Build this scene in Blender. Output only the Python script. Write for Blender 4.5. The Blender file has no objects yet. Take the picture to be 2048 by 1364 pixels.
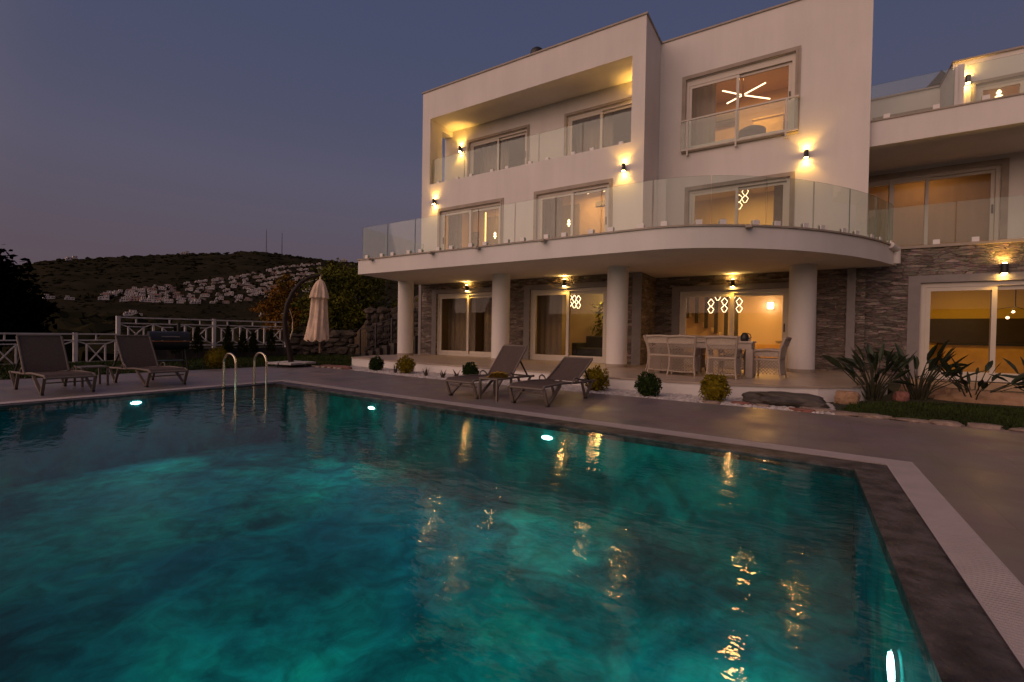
import bpy, bmesh, math, random
from mathutils import Vector, Matrix, noise
random.seed(7)
R_ = math.radians
sc = bpy.context.scene
COL = sc.collection

# ------------------------------------------------------------------ helpers
def tag(o, label=None, cat=None, group=None, kind=None):
    if label: o['label'] = label
    if cat: o['category'] = cat
    if group: o['group'] = group
    if kind: o['kind'] = kind
    return o

def empty(name, loc, label, cat, group=None, rz=0):
    o = bpy.data.objects.new(name, None)
    COL.objects.link(o)
    o.location = loc
    o.rotation_euler = (0, 0, rz)
    o.empty_display_size = .2
    return tag(o, label, cat, group)

def wloc(o):
    v = Vector((0, 0, 0))
    while o is not None:
        v = v + o.location
        o = o.parent
    return v

class MB:
    def __init__(s):
        s.v = []; s.f = []; s.m = []; s.s = []
    def face(s, pts, m=0, smooth=False):
        n = len(s.v)
        s.v += [tuple(p) for p in pts]
        s.f.append(tuple(range(n, n + len(pts)))); s.m.append(m); s.s.append(smooth)
    def mesh(s, vs, fs, m=0, smooth=False):
        n = len(s.v)
        s.v += [tuple(p) for p in vs]
        for f in fs:
            s.f.append(tuple(n + i for i in f)); s.m.append(m); s.s.append(smooth)
    def box(s, x0, x1, y0, y1, z0, z1, m=0):
        vs = [(x0,y0,z0),(x1,y0,z0),(x1,y1,z0),(x0,y1,z0),(x0,y0,z1),(x1,y0,z1),(x1,y1,z1),(x0,y1,z1)]
        s.mesh(vs, [(0,3,2,1),(4,5,6,7),(0,1,5,4),(1,2,6,5),(2,3,7,6),(3,0,4,7)], m)
    def bar(s, a, b, w, h, m=0, up=(0,0,1)):
        # rectangular bar from a to b
        a = Vector(a); b = Vector(b); d = (b - a).normalized()
        u = Vector(up)
        if abs(d.dot(u)) > .99: u = Vector((0, 1, 0))
        x = d.cross(u).normalized() * w / 2; y = x.cross(d).normalized() * h / 2
        vs = [a-x-y, a+x-y, a+x+y, a-x+y, b-x-y, b+x-y, b+x+y, b-x+y]
        s.mesh(vs, [(0,3,2,1),(4,5,6,7),(0,1,5,4),(1,2,6,5),(2,3,7,6),(3,0,4,7)], m)
    def cyl(s, a, b, r0, r1=None, n=12, m=0, cap=True, smooth=True):
        if r1 is None: r1 = r0
        a = Vector(a); b = Vector(b); d = (b - a).normalized()
        u = Vector((0,0,1)) if abs(d.z) < .99 else Vector((1,0,0))
        x = d.cross(u).normalized(); y = d.cross(x)
        vs = []
        for c, r in ((a, r0), (b, r1)):
            for i in range(n):
                t = 2*math.pi*i/n
                vs.append(c + x*(r*math.cos(t)) + y*(r*math.sin(t)))
        s.mesh(vs, [(i, (i+1) % n, n+(i+1) % n, n+i) for i in range(n)], m, smooth)
        if cap:
            s.face(vs[:n][::-1], m); s.face(vs[n:], m)
    def tube(s, pts, r, n=8, m=0):
        pts = [Vector(p) for p in pts]
        rs = r if isinstance(r, (list, tuple)) else [r]*len(pts)
        rings = []; px = None
        for i, p in enumerate(pts):
            d = (pts[min(i+1, len(pts)-1)] - pts[max(i-1, 0)]).normalized()
            if px is None:
                u = Vector((0,0,1)) if abs(d.z) < .9 else Vector((1,0,0))
                px = d.cross(u).normalized()
            else:
                px = (px - d*px.dot(d)).normalized()
            py = d.cross(px)
            rings.append([p + px*(rs[i]*math.cos(2*math.pi*k/n)) + py*(rs[i]*math.sin(2*math.pi*k/n)) for k in range(n)])
        vs = [q for ring in rings for q in ring]
        fs = []
        for i in range(len(pts)-1):
            for k in range(n):
                fs.append((i*n+k, i*n+(k+1) % n, (i+1)*n+(k+1) % n, (i+1)*n+k))
        s.mesh(vs, fs, m, True)
        s.face(rings[0][::-1], m); s.face(rings[-1], m)
    def prism(s, poly, z0, z1, m=0, mtop=None, bottom=True, sides=True):
        n = len(poly)
        a = sum(poly[i][0]*poly[(i+1) % n][1] - poly[(i+1) % n][0]*poly[i][1] for i in range(n))
        if a < 0: poly = poly[::-1]
        s.face([(p[0], p[1], z1) for p in poly], m if mtop is None else mtop)
        if bottom: s.face([(p[0], p[1], z0) for p in poly][::-1], m)
        if sides:
            for i in range(n):
                p, q = poly[i], poly[(i+1) % n]
                s.face([(p[0],p[1],z0),(q[0],q[1],z0),(q[0],q[1],z1),(p[0],p[1],z1)], m)
    def lathe(s, prof, c=(0,0,0), n=20, m=0):
        # prof: list of (r, z)
        vs = []
        for r, z in prof:
            for k in range(n):
                t = 2*math.pi*k/n
                vs.append((c[0]+r*math.cos(t), c[1]+r*math.sin(t), c[2]+z))
        fs = []
        for i in range(len(prof)-1):
            for k in range(n):
                fs.append((i*n+k, i*n+(k+1) % n, (i+1)*n+(k+1) % n, (i+1)*n+k))
        s.mesh(vs, fs, m, True)
    def wall(s, axis, pos, th, u0, u1, z0, z1, holes=(), m=0):
        # slab with rectangular openings; axis 'y': slab occupies y in [pos, pos+th]
        us = sorted({u0, u1} | {h[0] for h in holes} | {h[1] for h in holes})
        zs = sorted({z0, z1} | {h[2] for h in holes} | {h[3] for h in holes})
        us = [u for u in us if u0 <= u <= u1]; zs = [z for z in zs if z0 <= z <= z1]
        def solid(i, j):
            if i < 0 or j < 0 or i >= len(us)-1 or j >= len(zs)-1: return False
            u = (us[i]+us[i+1])/2; z = (zs[j]+zs[j+1])/2
            return not any(h[0] < u < h[1] and h[2] < z < h[3] for h in holes)
        def P(u, w, z): return (u, w, z) if axis == 'y' else (w, u, z)
        a, b = pos, pos+th
        for i in range(len(us)-1):
            for j in range(len(zs)-1):
                if not solid(i, j): continue
                p, q, l, h = us[i], us[i+1], zs[j], zs[j+1]
                s.face([P(p,a,l), P(q,a,l), P(q,a,h), P(p,a,h)], m)
                s.face([P(p,b,l), P(p,b,h), P(q,b,h), P(q,b,l)], m)
                if not solid(i-1, j): s.face([P(p,a,l), P(p,a,h), P(p,b,h), P(p,b,l)], m)
                if not solid(i+1, j): s.face([P(q,a,l), P(q,b,l), P(q,b,h), P(q,a,h)], m)
                if not solid(i, j-1): s.face([P(p,a,l), P(p,b,l), P(q,b,l), P(q,a,l)], m)
                if not solid(i, j+1): s.face([P(p,a,h), P(q,a,h), P(q,b,h), P(p,b,h)], m)
    def build(s, name, mats, parent=None, world=True, bevel=0):
        me = bpy.data.meshes.new(name)
        me.from_pydata(s.v, [], s.f)
        if not isinstance(mats, (list, tuple)): mats = [mats]
        for mt in mats: me.materials.append(mt)
        me.polygons.foreach_set('material_index', s.m)
        me.polygons.foreach_set('use_smooth', s.s)
        me.update()
        o = bpy.data.objects.new(name, me)
        COL.objects.link(o)
        if parent is not None:
            o.parent = parent
            if world:
                o.location = -wloc(parent)
        if bevel:
            bm = bmesh.new(); bm.from_mesh(me)
            bmesh.ops.remove_doubles(bm, verts=bm.verts, dist=1e-5)
            bm.to_mesh(me); bm.free()
            md = o.modifiers.new('edge', 'BEVEL'); md.width = bevel; md.segments = 2; md.limit_method = 'ANGLE'
        return o

def recentre(o, p):
    # move a world-coordinate mesh so that its origin lies at p
    p = Vector(p)
    o.data.transform(Matrix.Translation(-p)); o.location = p
    return o

def kids(o): return [c for c in COL.objects if c.parent == o]
def copy_tree(o, parent=None):
    c = o.copy(); COL.objects.link(c)
    if parent is not None: c.parent = parent
    for k in kids(o): copy_tree(k, c)
    return c
def ico(sub=1):
    bm = bmesh.new(); bmesh.ops.create_icosphere(bm, subdivisions=sub, radius=1)
    vs = [v.co.copy() for v in bm.verts]; fs = [tuple(v.index for v in f.verts) for f in bm.faces]
    bm.free(); return vs, fs
ICO1 = ico(1); ICO2 = ico(2); ICO3 = ico(3)

# ------------------------------------------------------------------ materials
def mat(name, col, rough=.6, var=.12, scale=4., bump=0., bscale=40., metal=0., col2=None, spec=.5, detail=5):
    m = bpy.data.materials.new(name); m.use_nodes = True
    nt = m.node_tree; N = nt.nodes; L = nt.links
    b = N['Principled BSDF']
    b.inputs['Roughness'].default_value = rough; b.inputs['Metallic'].default_value = metal
    b.inputs['Specular IOR Level'].default_value = spec
    tc = N.new('ShaderNodeTexCoord')
    nz = N.new('ShaderNodeTexNoise'); nz.inputs['Scale'].default_value = scale; nz.inputs['Detail'].default_value = detail
    L.new(tc.outputs['Object'], nz.inputs['Vector'])
    rp = N.new('ShaderNodeValToRGB')
    c2 = col2 if col2 else tuple(min(1, c*(1+var)) for c in col)
    c1 = col if col2 else tuple(c*(1-var) for c in col)
    rp.color_ramp.elements[0].position = .35; rp.color_ramp.elements[1].position = .65
    rp.color_ramp.elements[0].color = (*c1, 1); rp.color_ramp.elements[1].color = (*c2, 1)
    L.new(nz.outputs['Fac'], rp.inputs['Fac']); L.new(rp.outputs['Color'], b.inputs['Base Color'])
    if bump:
        n2 = N.new('ShaderNodeTexNoise'); n2.inputs['Scale'].default_value = bscale; n2.inputs['Detail'].default_value = 4
        L.new(tc.outputs['Object'], n2.inputs['Vector'])
        bp = N.new('ShaderNodeBump'); bp.inputs['Strength'].default_value = bump; bp.inputs['Distance'].default_value = .02
        L.new(n2.outputs['Fac'], bp.inputs['Height']); L.new(bp.outputs['Normal'], b.inputs['Normal'])
    return m

def emit(name, col, s):
    m = bpy.data.materials.new(name); m.use_nodes = True
    nt = m.node_tree; nt.nodes.clear()
    e = nt.nodes.new('ShaderNodeEmission'); e.inputs['Color'].default_value = (*col, 1); e.inputs['Strength'].default_value = s
    o = nt.nodes.new('ShaderNodeOutputMaterial'); nt.links.new(e.outputs[0], o.inputs[0])
    return m

def glass(name, tint, ior=1.5, gloss=.02, boost=1.0, base=0.0):
    m = bpy.data.materials.new(name); m.use_nodes = True
    nt = m.node_tree; N = nt.nodes; L = nt.links; N.clear()
    t = N.new('ShaderNodeBsdfTransparent'); t.inputs['Color'].default_value = (*tint, 1)
    g = N.new('ShaderNodeBsdfGlossy'); g.inputs['Roughness'].default_value = gloss
    lw = N.new('ShaderNodeLayerWeight'); lw.inputs['Blend'].default_value = .5
    pw = N.new('ShaderNodeMath'); pw.operation = 'POWER'; pw.inputs[1].default_value = 4.0; L.new(lw.outputs['Facing'], pw.inputs[0])
    ma = N.new('ShaderNodeMath'); ma.operation = 'MULTIPLY_ADD'; ma.inputs[1].default_value = boost; ma.inputs[2].default_value = base
    ma.use_clamp = True
    L.new(pw.outputs[0], ma.inputs[0])
    mx = N.new('ShaderNodeMixShader'); L.new(ma.outputs[0], mx.inputs[0]); L.new(t.outputs[0], mx.inputs[1]); L.new(g.outputs[0], mx.inputs[2])
    o = N.new('ShaderNodeOutputMaterial'); L.new(mx.outputs[0], o.inputs[0])
    return m

PL = mat('white_plaster', (.74,.70,.66), .85, .03, .6, .15, 90)
def streaks(m, sc, lo):
    nt = m.node_tree; N = nt.nodes; L = nt.links; b = N['Principled BSDF']; src = b.inputs['Base Color'].links[0].from_socket
    tc = N.new('ShaderNodeTexCoord'); mp = N.new('ShaderNodeMapping'); mp.inputs['Scale'].default_value = sc; L.new(tc.outputs['Object'], mp.inputs[0])
    nz = N.new('ShaderNodeTexNoise'); nz.inputs['Scale'].default_value = 1; nz.inputs['Detail'].default_value = 7; nz.inputs['Roughness'].default_value = .65; L.new(mp.outputs[0], nz.inputs['Vector'])
    mr = N.new('ShaderNodeMapRange'); mr.inputs['From Min'].default_value = .3; mr.inputs['From Max'].default_value = .6; mr.inputs['To Min'].default_value = lo; L.new(nz.outputs['Fac'], mr.inputs[0])
    mx = N.new('ShaderNodeVectorMath'); mx.operation = 'SCALE'; L.new(src, mx.inputs[0]); L.new(mr.outputs[0], mx.inputs['Scale']); L.new(mx.outputs[0], b.inputs['Base Color'])
streaks(PL, (1.9,1.9,.22), .93)
TRIM = mat('taupe_stone_trim', (.36,.30,.24), .7, .1, 3, .1, 60)
COPE = mat('roof_edge_metal', (.32,.27,.23), .5, .1, 3)
FRM = mat('white_window_frame', (.60,.54,.46), .4, .03, 3)
GREY = mat('grey_painted_strip', (.24,.215,.205), .6, .06, 5)
BLK = mat('black_metal', (.02,.018,.016), .45, .2, 8)
TILE = mat('terrace_tile', (.42,.33,.25), .35, .1, 2.5)
WOODF = mat('room_floor_tile', (.35,.26,.18), .4, .15, 3)
CLAMP = mat('white_glass_clamp', (.78,.74,.70), .4, .03, 6)
STEEL = mat('brushed_steel', (.62,.52,.38), .22, .08, 20, metal=1.)
ALU = mat('bronze_aluminium', (.145,.108,.085), .6, .1, 10)
SLING = mat('brown_mesh_sling', (.098,.072,.064), .95, .1, 30, .3, 400, spec=.15)
WICK = mat('cream_wicker', (.40,.32,.25), .7, .12, 40, .3, 200)
TBL = mat('cream_table_paint', (.42,.345,.28), .5, .05, 6)
CANV = mat('beige_canvas', (.78,.58,.42), .9, .12, 5, .2, 120)
DWOOD = mat('dark_bent_timber', (.018,.010,.007), .6, .3, 12, spec=.3)
CONC = mat('pale_concrete', (.46,.43,.40), .85, .12, 6, .3, 60)
FENCE = mat('white_fence_paint', (.60,.55,.52), .6, .08, 5)
PAINT = {}
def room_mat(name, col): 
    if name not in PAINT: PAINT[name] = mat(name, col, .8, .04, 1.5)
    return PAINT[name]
CURT = mat('grey_curtain_cloth', (.26,.22,.18), .95, .12, 6, .1, 80)
BLIND = mat('beige_blind_cloth', (.50,.38,.25), .9, .06, 2)
_n = BLIND.node_tree; _t = _n.nodes.new('ShaderNodeBsdfTranslucent'); _t.inputs['Color'].default_value = (.62,.46,.28,1); _m = _n.nodes.new('ShaderNodeMixShader'); _m.inputs[0].default_value = .5
_n.links.new(_n.nodes['Principled BSDF'].outputs[0], _m.inputs[1]); _n.links.new(_t.outputs[0], _m.inputs[2]); _n.links.new(_m.outputs[0], _n.nodes['Material Output'].inputs[0])
PANE = glass('window_pane_glass', (.93,.92,.90), 1.5, .015, .4, .016)
RAIL = glass('balustrade_glass', (.88,.93,.90), 1.45, .03, .45, .05)

# ledge stone cladding
def stone_clad(name, k=1.0):
    m = bpy.data.materials.new(name); m.use_nodes = True
    nt = m.node_tree; N = nt.nodes; L = nt.links; b = N['Principled BSDF']; b.inputs['Roughness'].default_value = .8
    tc = N.new('ShaderNodeTexCoord'); sp = N.new('ShaderNodeSeparateXYZ'); L.new(tc.outputs['Object'], sp.inputs[0])
    ad = N.new('ShaderNodeMath'); ad.operation = 'ADD'; L.new(sp.outputs[0], ad.inputs[0]); L.new(sp.outputs[1], ad.inputs[1])
    cb = N.new('ShaderNodeCombineXYZ'); L.new(ad.outputs[0], cb.inputs[0]); L.new(sp.outputs[2], cb.inputs[1])
    nz = N.new('ShaderNodeTexNoise'); nz.inputs['Scale'].default_value = 3.0; nz.inputs['Detail'].default_value = 3
    L.new(cb.outputs[0], nz.inputs['Vector'])
    wm = N.new('ShaderNodeVectorMath'); wm.operation = 'MULTIPLY_ADD'; wm.inputs[1].default_value = (.16, .10, 0)
    L.new(nz.outputs['Color'], wm.inputs[0]); L.new(cb.outputs[0], wm.inputs[2])
    sv = N.new('ShaderNodeVectorMath'); sv.operation = 'MULTIPLY'; sv.inputs[1].default_value = (3.0, 13.5, 1); L.new(wm.outputs[0], sv.inputs[0])
    v1 = N.new('ShaderNodeTexVoronoi'); v1.feature = 'F1'; v1.distance = 'CHEBYCHEV'; v1.inputs['Scale'].default_value = 1; v1.inputs['Randomness'].default_value = .85; L.new(sv.outputs[0], v1.inputs['Vector'])
    v2 = N.new('ShaderNodeTexVoronoi'); v2.feature = 'DISTANCE_TO_EDGE'; v2.inputs['Scale'].default_value = 1; v2.inputs['Randomness'].default_value = .85; L.new(sv.outputs[0], v2.inputs['Vector'])
    s1 = N.new('ShaderNodeSeparateColor'); L.new(v1.outputs['Color'], s1.inputs[0])
    st = N.new('ShaderNodeVectorMath'); st.operation = 'MULTIPLY'; st.inputs[1].default_value = (2.2, 16, 1); L.new(wm.outputs[0], st.inputs[0])
    ns = N.new('ShaderNodeTexNoise'); ns.inputs['Scale'].default_value = 1.6; ns.inputs['Detail'].default_value = 6; L.new(st.outputs[0], ns.inputs['Vector'])
    mx = N.new('ShaderNodeMix'); mx.data_type = 'FLOAT'; mx.inputs[0].default_value = .5; L.new(s1.outputs[0], mx.inputs[2]); L.new(ns.outputs['Fac'], mx.inputs[3])
    rp = N.new('ShaderNodeValToRGB'); cr = rp.color_ramp
    cr.elements[0].position = 0; cr.elements[0].color = (.060*k,.042*k,.031*k,1)
    cr.elements[0].position = .18; cr.elements[1].position = .82; cr.elements[1].color = (.42*k,.32*k,.25*k,1)
    e = cr.elements.new(.4); e.color = (.17*k,.122*k,.090*k,1)
    e = cr.elements.new(.62); e.color = (.225*k,.165*k,.128*k,1)
    L.new(mx.outputs[0], rp.inputs['Fac'])
    n3 = N.new('ShaderNodeTexNoise'); n3.inputs['Scale'].default_value = 14; n3.inputs['Detail'].default_value = 6
    L.new(tc.outputs['Object'], n3.inputs['Vector'])
    m2 = N.new('ShaderNodeMix'); m2.data_type = 'RGBA'; m2.blend_type = 'OVERLAY'; m2.inputs[0].default_value = .7
    L.new(rp.outputs['Color'], m2.inputs[6]); L.new(n3.outputs['Color'], m2.inputs[7])
    hs = N.new('ShaderNodeHueSaturation'); hs.inputs['Saturation'].default_value = .75; L.new(m2.outputs[2], hs.inputs['Color'])
    L.new(hs.outputs[0], b.inputs['Base Color'])
    ed = N.new('ShaderNodeMapRange'); ed.inputs['From Max'].default_value = .07; ed.inputs['To Min'].default_value = .35; L.new(v2.outputs['Distance'], ed.inputs[0])
    m3 = N.new('ShaderNodeMath'); m3.operation = 'MULTIPLY_ADD'; m3.inputs[1].default_value = .6; L.new(n3.outputs['Fac'], m3.inputs[0]); L.new(mx.outputs[0], m3.inputs[2])
    iv = N.new('ShaderNodeMath'); iv.operation = 'MULTIPLY'; L.new(ed.outputs[0], iv.inputs[0]); L.new(m3.outputs[0], iv.inputs[1])
    bp = N.new('ShaderNodeBump'); bp.inputs['Strength'].default_value = .9; bp.inputs['Distance'].default_value = .06
    L.new(iv.outputs[0], bp.inputs['Height']); L.new(bp.outputs['Normal'], b.inputs['Normal'])
    return m
STONE = stone_clad('ledge_stone_cladding')
# ------------------------------------------------------------------ camera
Rm = Matrix(((0.8456237521522806,-0.022112059039369712,0.5333212227550465),
             (0.5335271022132726,0.004296413705716174,-0.8457720567819544),
             (0.016410393042417638,0.9997462666468471,0.015430532261869917)))
cam = bpy.data.cameras.new('camera'); cam.lens = 16.1277; cam.sensor_width = 36; cam.clip_end = 6000; cam.clip_start = .02
co = bpy.data.objects.new('camera', cam); COL.objects.link(co)
co.matrix_world = Matrix.Translation((0,0,1.2)) @ Rm.to_4x4()
sc.camera = co

# ------------------------------------------------------------------ dusk sky: gradient by height, after-glow behind the camera
wd = bpy.data.worlds.new('World'); sc.world = wd; wd.use_nodes = True
nt = wd.node_tree; N = nt.nodes; L = nt.links; N.clear()
tc = N.new('ShaderNodeTexCoord'); sp = N.new('ShaderNodeSeparateXYZ'); L.new(tc.outputs['Generated'], sp.inputs[0])
rp = N.new('ShaderNodeValToRGB'); cr = rp.color_ramp
SKY = [(0,(.030,.026,.028)),(.49,(.05,.04,.045)),(.5,(.116,.082,.088)),(.55,(.106,.078,.096)),(.60,(.102,.086,.118)),(.64,(.100,.093,.139)),(.70,(.076,.081,.136)),(.77,(.064,.075,.138)),(.86,(.056,.066,.126)),(1,(.05,.06,.12))]
cr.elements[0].position = 0; cr.elements[0].color = (*SKY[0][1],1); cr.elements[1].position = 1; cr.elements[1].color = (*SKY[-1][1],1)
for p, c in SKY[1:-1]:
    e = cr.elements.new(p); e.color = (*c, 1)
ma = N.new('ShaderNodeMath'); ma.operation = 'MULTIPLY_ADD'; ma.inputs[1].default_value = .5; ma.inputs[2].default_value = .5
L.new(sp.outputs[2], ma.inputs[0]); L.new(ma.outputs[0], rp.inputs[0])
dv = N.new('ShaderNodeVectorMath'); dv.operation = 'DOT_PRODUCT'
gdir = Vector((-.36,-.90,.22)).normalized(); dv.inputs[1].default_value = gdir
L.new(tc.outputs['Generated'], dv.inputs[0])
gm = N.new('ShaderNodeMapRange'); gm.inputs['From Min'].default_value = .20; gm.inputs['From Max'].default_value = 1
gm.interpolation_type = 'SMOOTHSTEP'
L.new(dv.outputs['Value'], gm.inputs[0])
gp = N.new('ShaderNodeMath'); gp.operation = 'POWER'; gp.inputs[1].default_value = 1.2; L.new(gm.outputs[0], gp.inputs[0])
up = N.new('ShaderNodeMapRange'); up.inputs['From Min'].default_value = -.02; up.inputs['From Max'].default_value = .04
L.new(sp.outputs[2], up.inputs[0])
gu = N.new('ShaderNodeMath'); gu.operation = 'MULTIPLY'; L.new(gp.outputs[0], gu.inputs[0]); L.new(up.outputs[0], gu.inputs[1])
gc = N.new('ShaderNodeVectorMath'); gc.operation = 'SCALE'; gc.inputs[0].default_value = (1.05,.655,.48); L.new(gu.outputs[0], gc.inputs['Scale'])
sm = N.new('ShaderNodeVectorMath'); sm.operation = 'ADD'; L.new(rp.outputs['Color'], sm.inputs[0]); L.new(gc.outputs[0], sm.inputs[1])
bg = N.new('ShaderNodeBackground'); L.new(sm.outputs[0], bg.inputs['Color']); bg.inputs['Strength'].default_value = 1
wo = N.new('ShaderNodeOutputWorld'); L.new(bg.outputs[0], wo.inputs[0])

def lamp(name, kind, loc, energy, col, **kw):
    l = bpy.data.lights.new(name, kind); l.energy = energy; l.color = col
    for k, v in kw.items():
        if k not in ('aim',): setattr(l, k, v)
    o = bpy.data.objects.new(name, l); COL.objects.link(o); o.location = loc
    if 'aim' in kw:
        o.rotation_euler = Vector(kw['aim']).to_track_quat('-Z', 'Y').to_euler()
    return o
lamp('low_sun', 'SUN', (0,-20,20), .50, (1.,.66,.50), angle=R_(50), aim=(.36,.90,-.26))

sc.view_settings.view_transform = 'Standard'; sc.view_settings.look = 'None'; sc.view_settings.exposure = 0; sc.view_settings.gamma = 1
sc.view_settings.use_curve_mapping = False
sc.render.engine = 'CYCLES'
cy = sc.cycles
cy.use_denoising = True
try: cy.denoiser = 'OPENIMAGEDENOISE'
except Exception: pass
cy.max_bounces = 7; cy.diffuse_bounces = 3; cy.glossy_bounces = 4; cy.transparent_max_bounces = 24; cy.transmission_bounces = 4
cy.caustics_reflective = False; cy.caustics_refractive = False; cy.sample_clamp_indirect = 12; cy.sample_clamp_direct = 0
cy.use_light_tree = True
cy.use_adaptive_sampling = True; cy.adaptive_threshold = .01

# ------------------------------------------------------------------ terrain (polar sheet to the horizon)
CREST = [(-180,.05),(0,.06),(33.85,.1168),(42.49,.1339),(48.39,.1394),(51.78,.1419),(54.93,.142),(58.09,.1463),(60.36,.1484),(62.24,.1463),(65.64,.1369),(68.9,.1282),(72.81,.1158),(75.73,.1053),(77.39,.1006),(78.92,.0909),(80.38,.0806),(83.5,.0688),(87.51,.0534),(110,.04),(180,.05)]
ELV = [(0,-.10),(40,-.09),(60,-.06),(120,-.02),(250,0.0),(400,.015),(550,.03),(700,.065),(900,.11),(1200,.158),(1500,.12),(2500,.05),(4000,.01)]
def interp(x, T):
    if x <= T[0][0]: return T[0][1]
    for (a, p), (b, q) in zip(T, T[1:]):
        if x <= b: return p + (q-p)*(x-a)/(b-a)
    return T[-1][1]
def ground(az, d):
    e = interp(d, ELV)
    if e > 0: e *= interp(az, CREST)/.158
    return 1.2 + e*d if d >= 34 else -2.9
def gxy(x, y):
    return ground(math.degrees(math.atan2(-x, y)), math.hypot(x, y))
azs = [-180+5*i for i in range(40)] + [20+.4*i for i in range(200)] + [100+5*i for i in range(17)]
azs = sorted(set(round(a,2) for a in azs if a < 180))
rs = [0,20,33,36,40,45,50,55,60,70,80,90,105,120,140,160,185,210,240,270,300,335,370,400,430,465,500,530,560,590,620,650,680,710,740,770,800,830,860,890,920,950,980,1010,1040,1070,1100,1130,1160,1185,1200,1220,1260,1320,1400,1500,1800,2500,4000]
t = MB(); vs = []; fs = []
for r in rs:
    for a in azs:
        x = -r*math.sin(R_(a)); y = r*math.cos(R_(a))
        z = ground(a, max(r, .01))
        if 60 < r < 1400:
            z += noise.noise(Vector((x*.03, y*.03, 1)))*r*.0035 + noise.noise(Vector((x*.11, y*.11, 5)))*r*.0018
        vs.append((x, y, z))
n = len(azs)
for i in range(len(rs)-1):
    for k in range(n):
        fs.append((i*n+k, i*n+(k+1) % n, (i+1)*n+(k+1) % n, (i+1)*n+k))
t.mesh(vs, fs, 0, True)
HILL = mat('dry_scrub_hillside', (.022,.020,.012), .95, .3, .02, .4, .3, col2=(.034,.029,.018), spec=0)
tag(t.build('terrain', HILL), kind='structure')

HOUSES = [(-711,209,0),(-721,222,0),(-731,237,0),(-737,245,0),(-745,260,0),(-753,274,0),(-757,289,0),(-768,317,0),(-774,335,0),(-778,345,0),(-779,361,0),(-783,370,0),(-779,386,0),(-785,399,0),(-790,409,0),(-799,422,0),(-811,438,0),(-841,482,0),(-861,506,0),(-875,527,0),(-883,545,0),(-892,562,0),(-898,577,0),(-909,596,0),(-914,610,0),(-918,625,0),(-928,646,0),(-718,233,1),(-725,247,1),(-730,261,1),(-733,274,1),(-735,286,1),(-742,312,1),(-747,330,1),(-748,346,1),(-750,356,1),(-746,371,1),(-758,396,1),(-773,422,1),(-780,435,1),(-805,470,1),(-817,486,1),(-826,502,1),(-834,517,1),(-855,553,1),(-860,570,1),(-880,614,1),(-691,201,3),(-697,214,3),(-703,228,3),(-709,242,3),(-709,254,3),(-711,277,3),(-714,298,3),(-713,311,3),(-715,325,3),(-717,342,3),(-713,356,3),(-719,368,3),(-725,380,3),(-743,410,3),(-749,423,3),(-756,437,3),(-766,451,3),(-771,463,3),(-792,497,3),(-801,515,3),(-807,528,3),(-815,544,3),(-823,560,3),(-828,578,3),(-688,226,4),(-690,247,4),(-688,259,4),(-686,272,4),(-684,295,4),(-685,309,4),(-683,331,4),(-693,364,4),(-701,376,4),(-711,400,4),(-721,415,4),(-738,446,4),(-743,460,4),(-750,476,4),(-757,489,4),(-764,504,4),(-769,520,4),(-777,538,4),(-674,195,6),(-671,217,6),(-671,228,6),(-668,243,6),(-663,252,6),(-658,263,6),(-657,276,6),(-653,291,6),(-652,307,6),(-650,319,6),(-663,354,6),(-670,367,6),(-675,378,6),(-681,390,6),(-690,403,6),(-698,416,6),(-713,449,6),(-723,477,6),(-727,490,6),(-733,505,6),(-659,213,7),(-653,222,7),(-648,232,7),(-641,241,7),(-631,255,7),(-627,265,7),(-623,274,7),(-621,293,7),(-619,315,7),(-629,335,7),(-634,345,7),(-639,355,7),(-645,368,7),(-654,380,7),(-661,394,7),(-667,404,7),(-674,419,7),(-682,435,7),(-693,469,7),(-697,484,7),(-646,205,9),(-641,214,9),(-632,220,9),(-624,229,9),(-615,236,9),(-607,245,9),(-596,255,9),(-590,272,9),(-587,284,9),(-588,299,9),(-595,315,9),(-613,352,9),(-619,363,9),(-636,391,9),(-640,402,9),(-656,435,9),(-660,448,9)]
# scrub and small trees on the hill: too many to count
SCRUB = mat('dark_scrub_leaf', (.021,.020,.010), .9, .4, .05, col2=(.032,.029,.015), spec=0)
s = MB(); rnd = random.Random(3)
def clump(mb, c, rx, rz, vsf, r, m=0, amp=.35, seed=0.):
    vs, fs = vsf; out = []
    for v in vs:
        k = 1 + amp*noise.noise(v*1.7 + Vector((seed, seed*.7, 0)))*1.6
        out.append((c[0]+v.x*rx*k, c[1]+v.y*rx*k, c[2]+v.z*rz*k))
    mb.mesh(out, fs, m, False)
for i in range(3600):
    a = rnd.uniform(38, 92); r = 330 + 900*rnd.random()**.8
    if i < 420: r = rnd.uniform(1170, 1215)
    x = -r*math.sin(R_(a)); y = r*math.cos(R_(a)); z = ground(a, r)
    k = rnd.uniform(1.3, 3.4) * (r/900)
    clump(s, (x, y, z+k*.1), k*rnd.uniform(.9,1.7), k*(rnd.uniform(.5,1.0) if i < 420 else rnd.uniform(.25,.5)), ICO1, r, 0, .5, rnd.random()*50)
for i in range(420):
    hx, hy, ht = HOUSES[rnd.randrange(len(HOUSES))]; x = hx+rnd.gauss(0,11); y = hy+rnd.gauss(0,11); k = rnd.uniform(1.0,2.2)
    clump(s, (x, y, gxy(x,y)+1.2), k, k*rnd.uniform(.8,1.4), ICO1, 0, 0, .5, rnd.random()*50)
tag(s.build('hillside_scrub', SCRUB), 'dark scrub and low trees covering the distant hill', 'scrub', kind='stuff')
s = MB()
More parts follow.
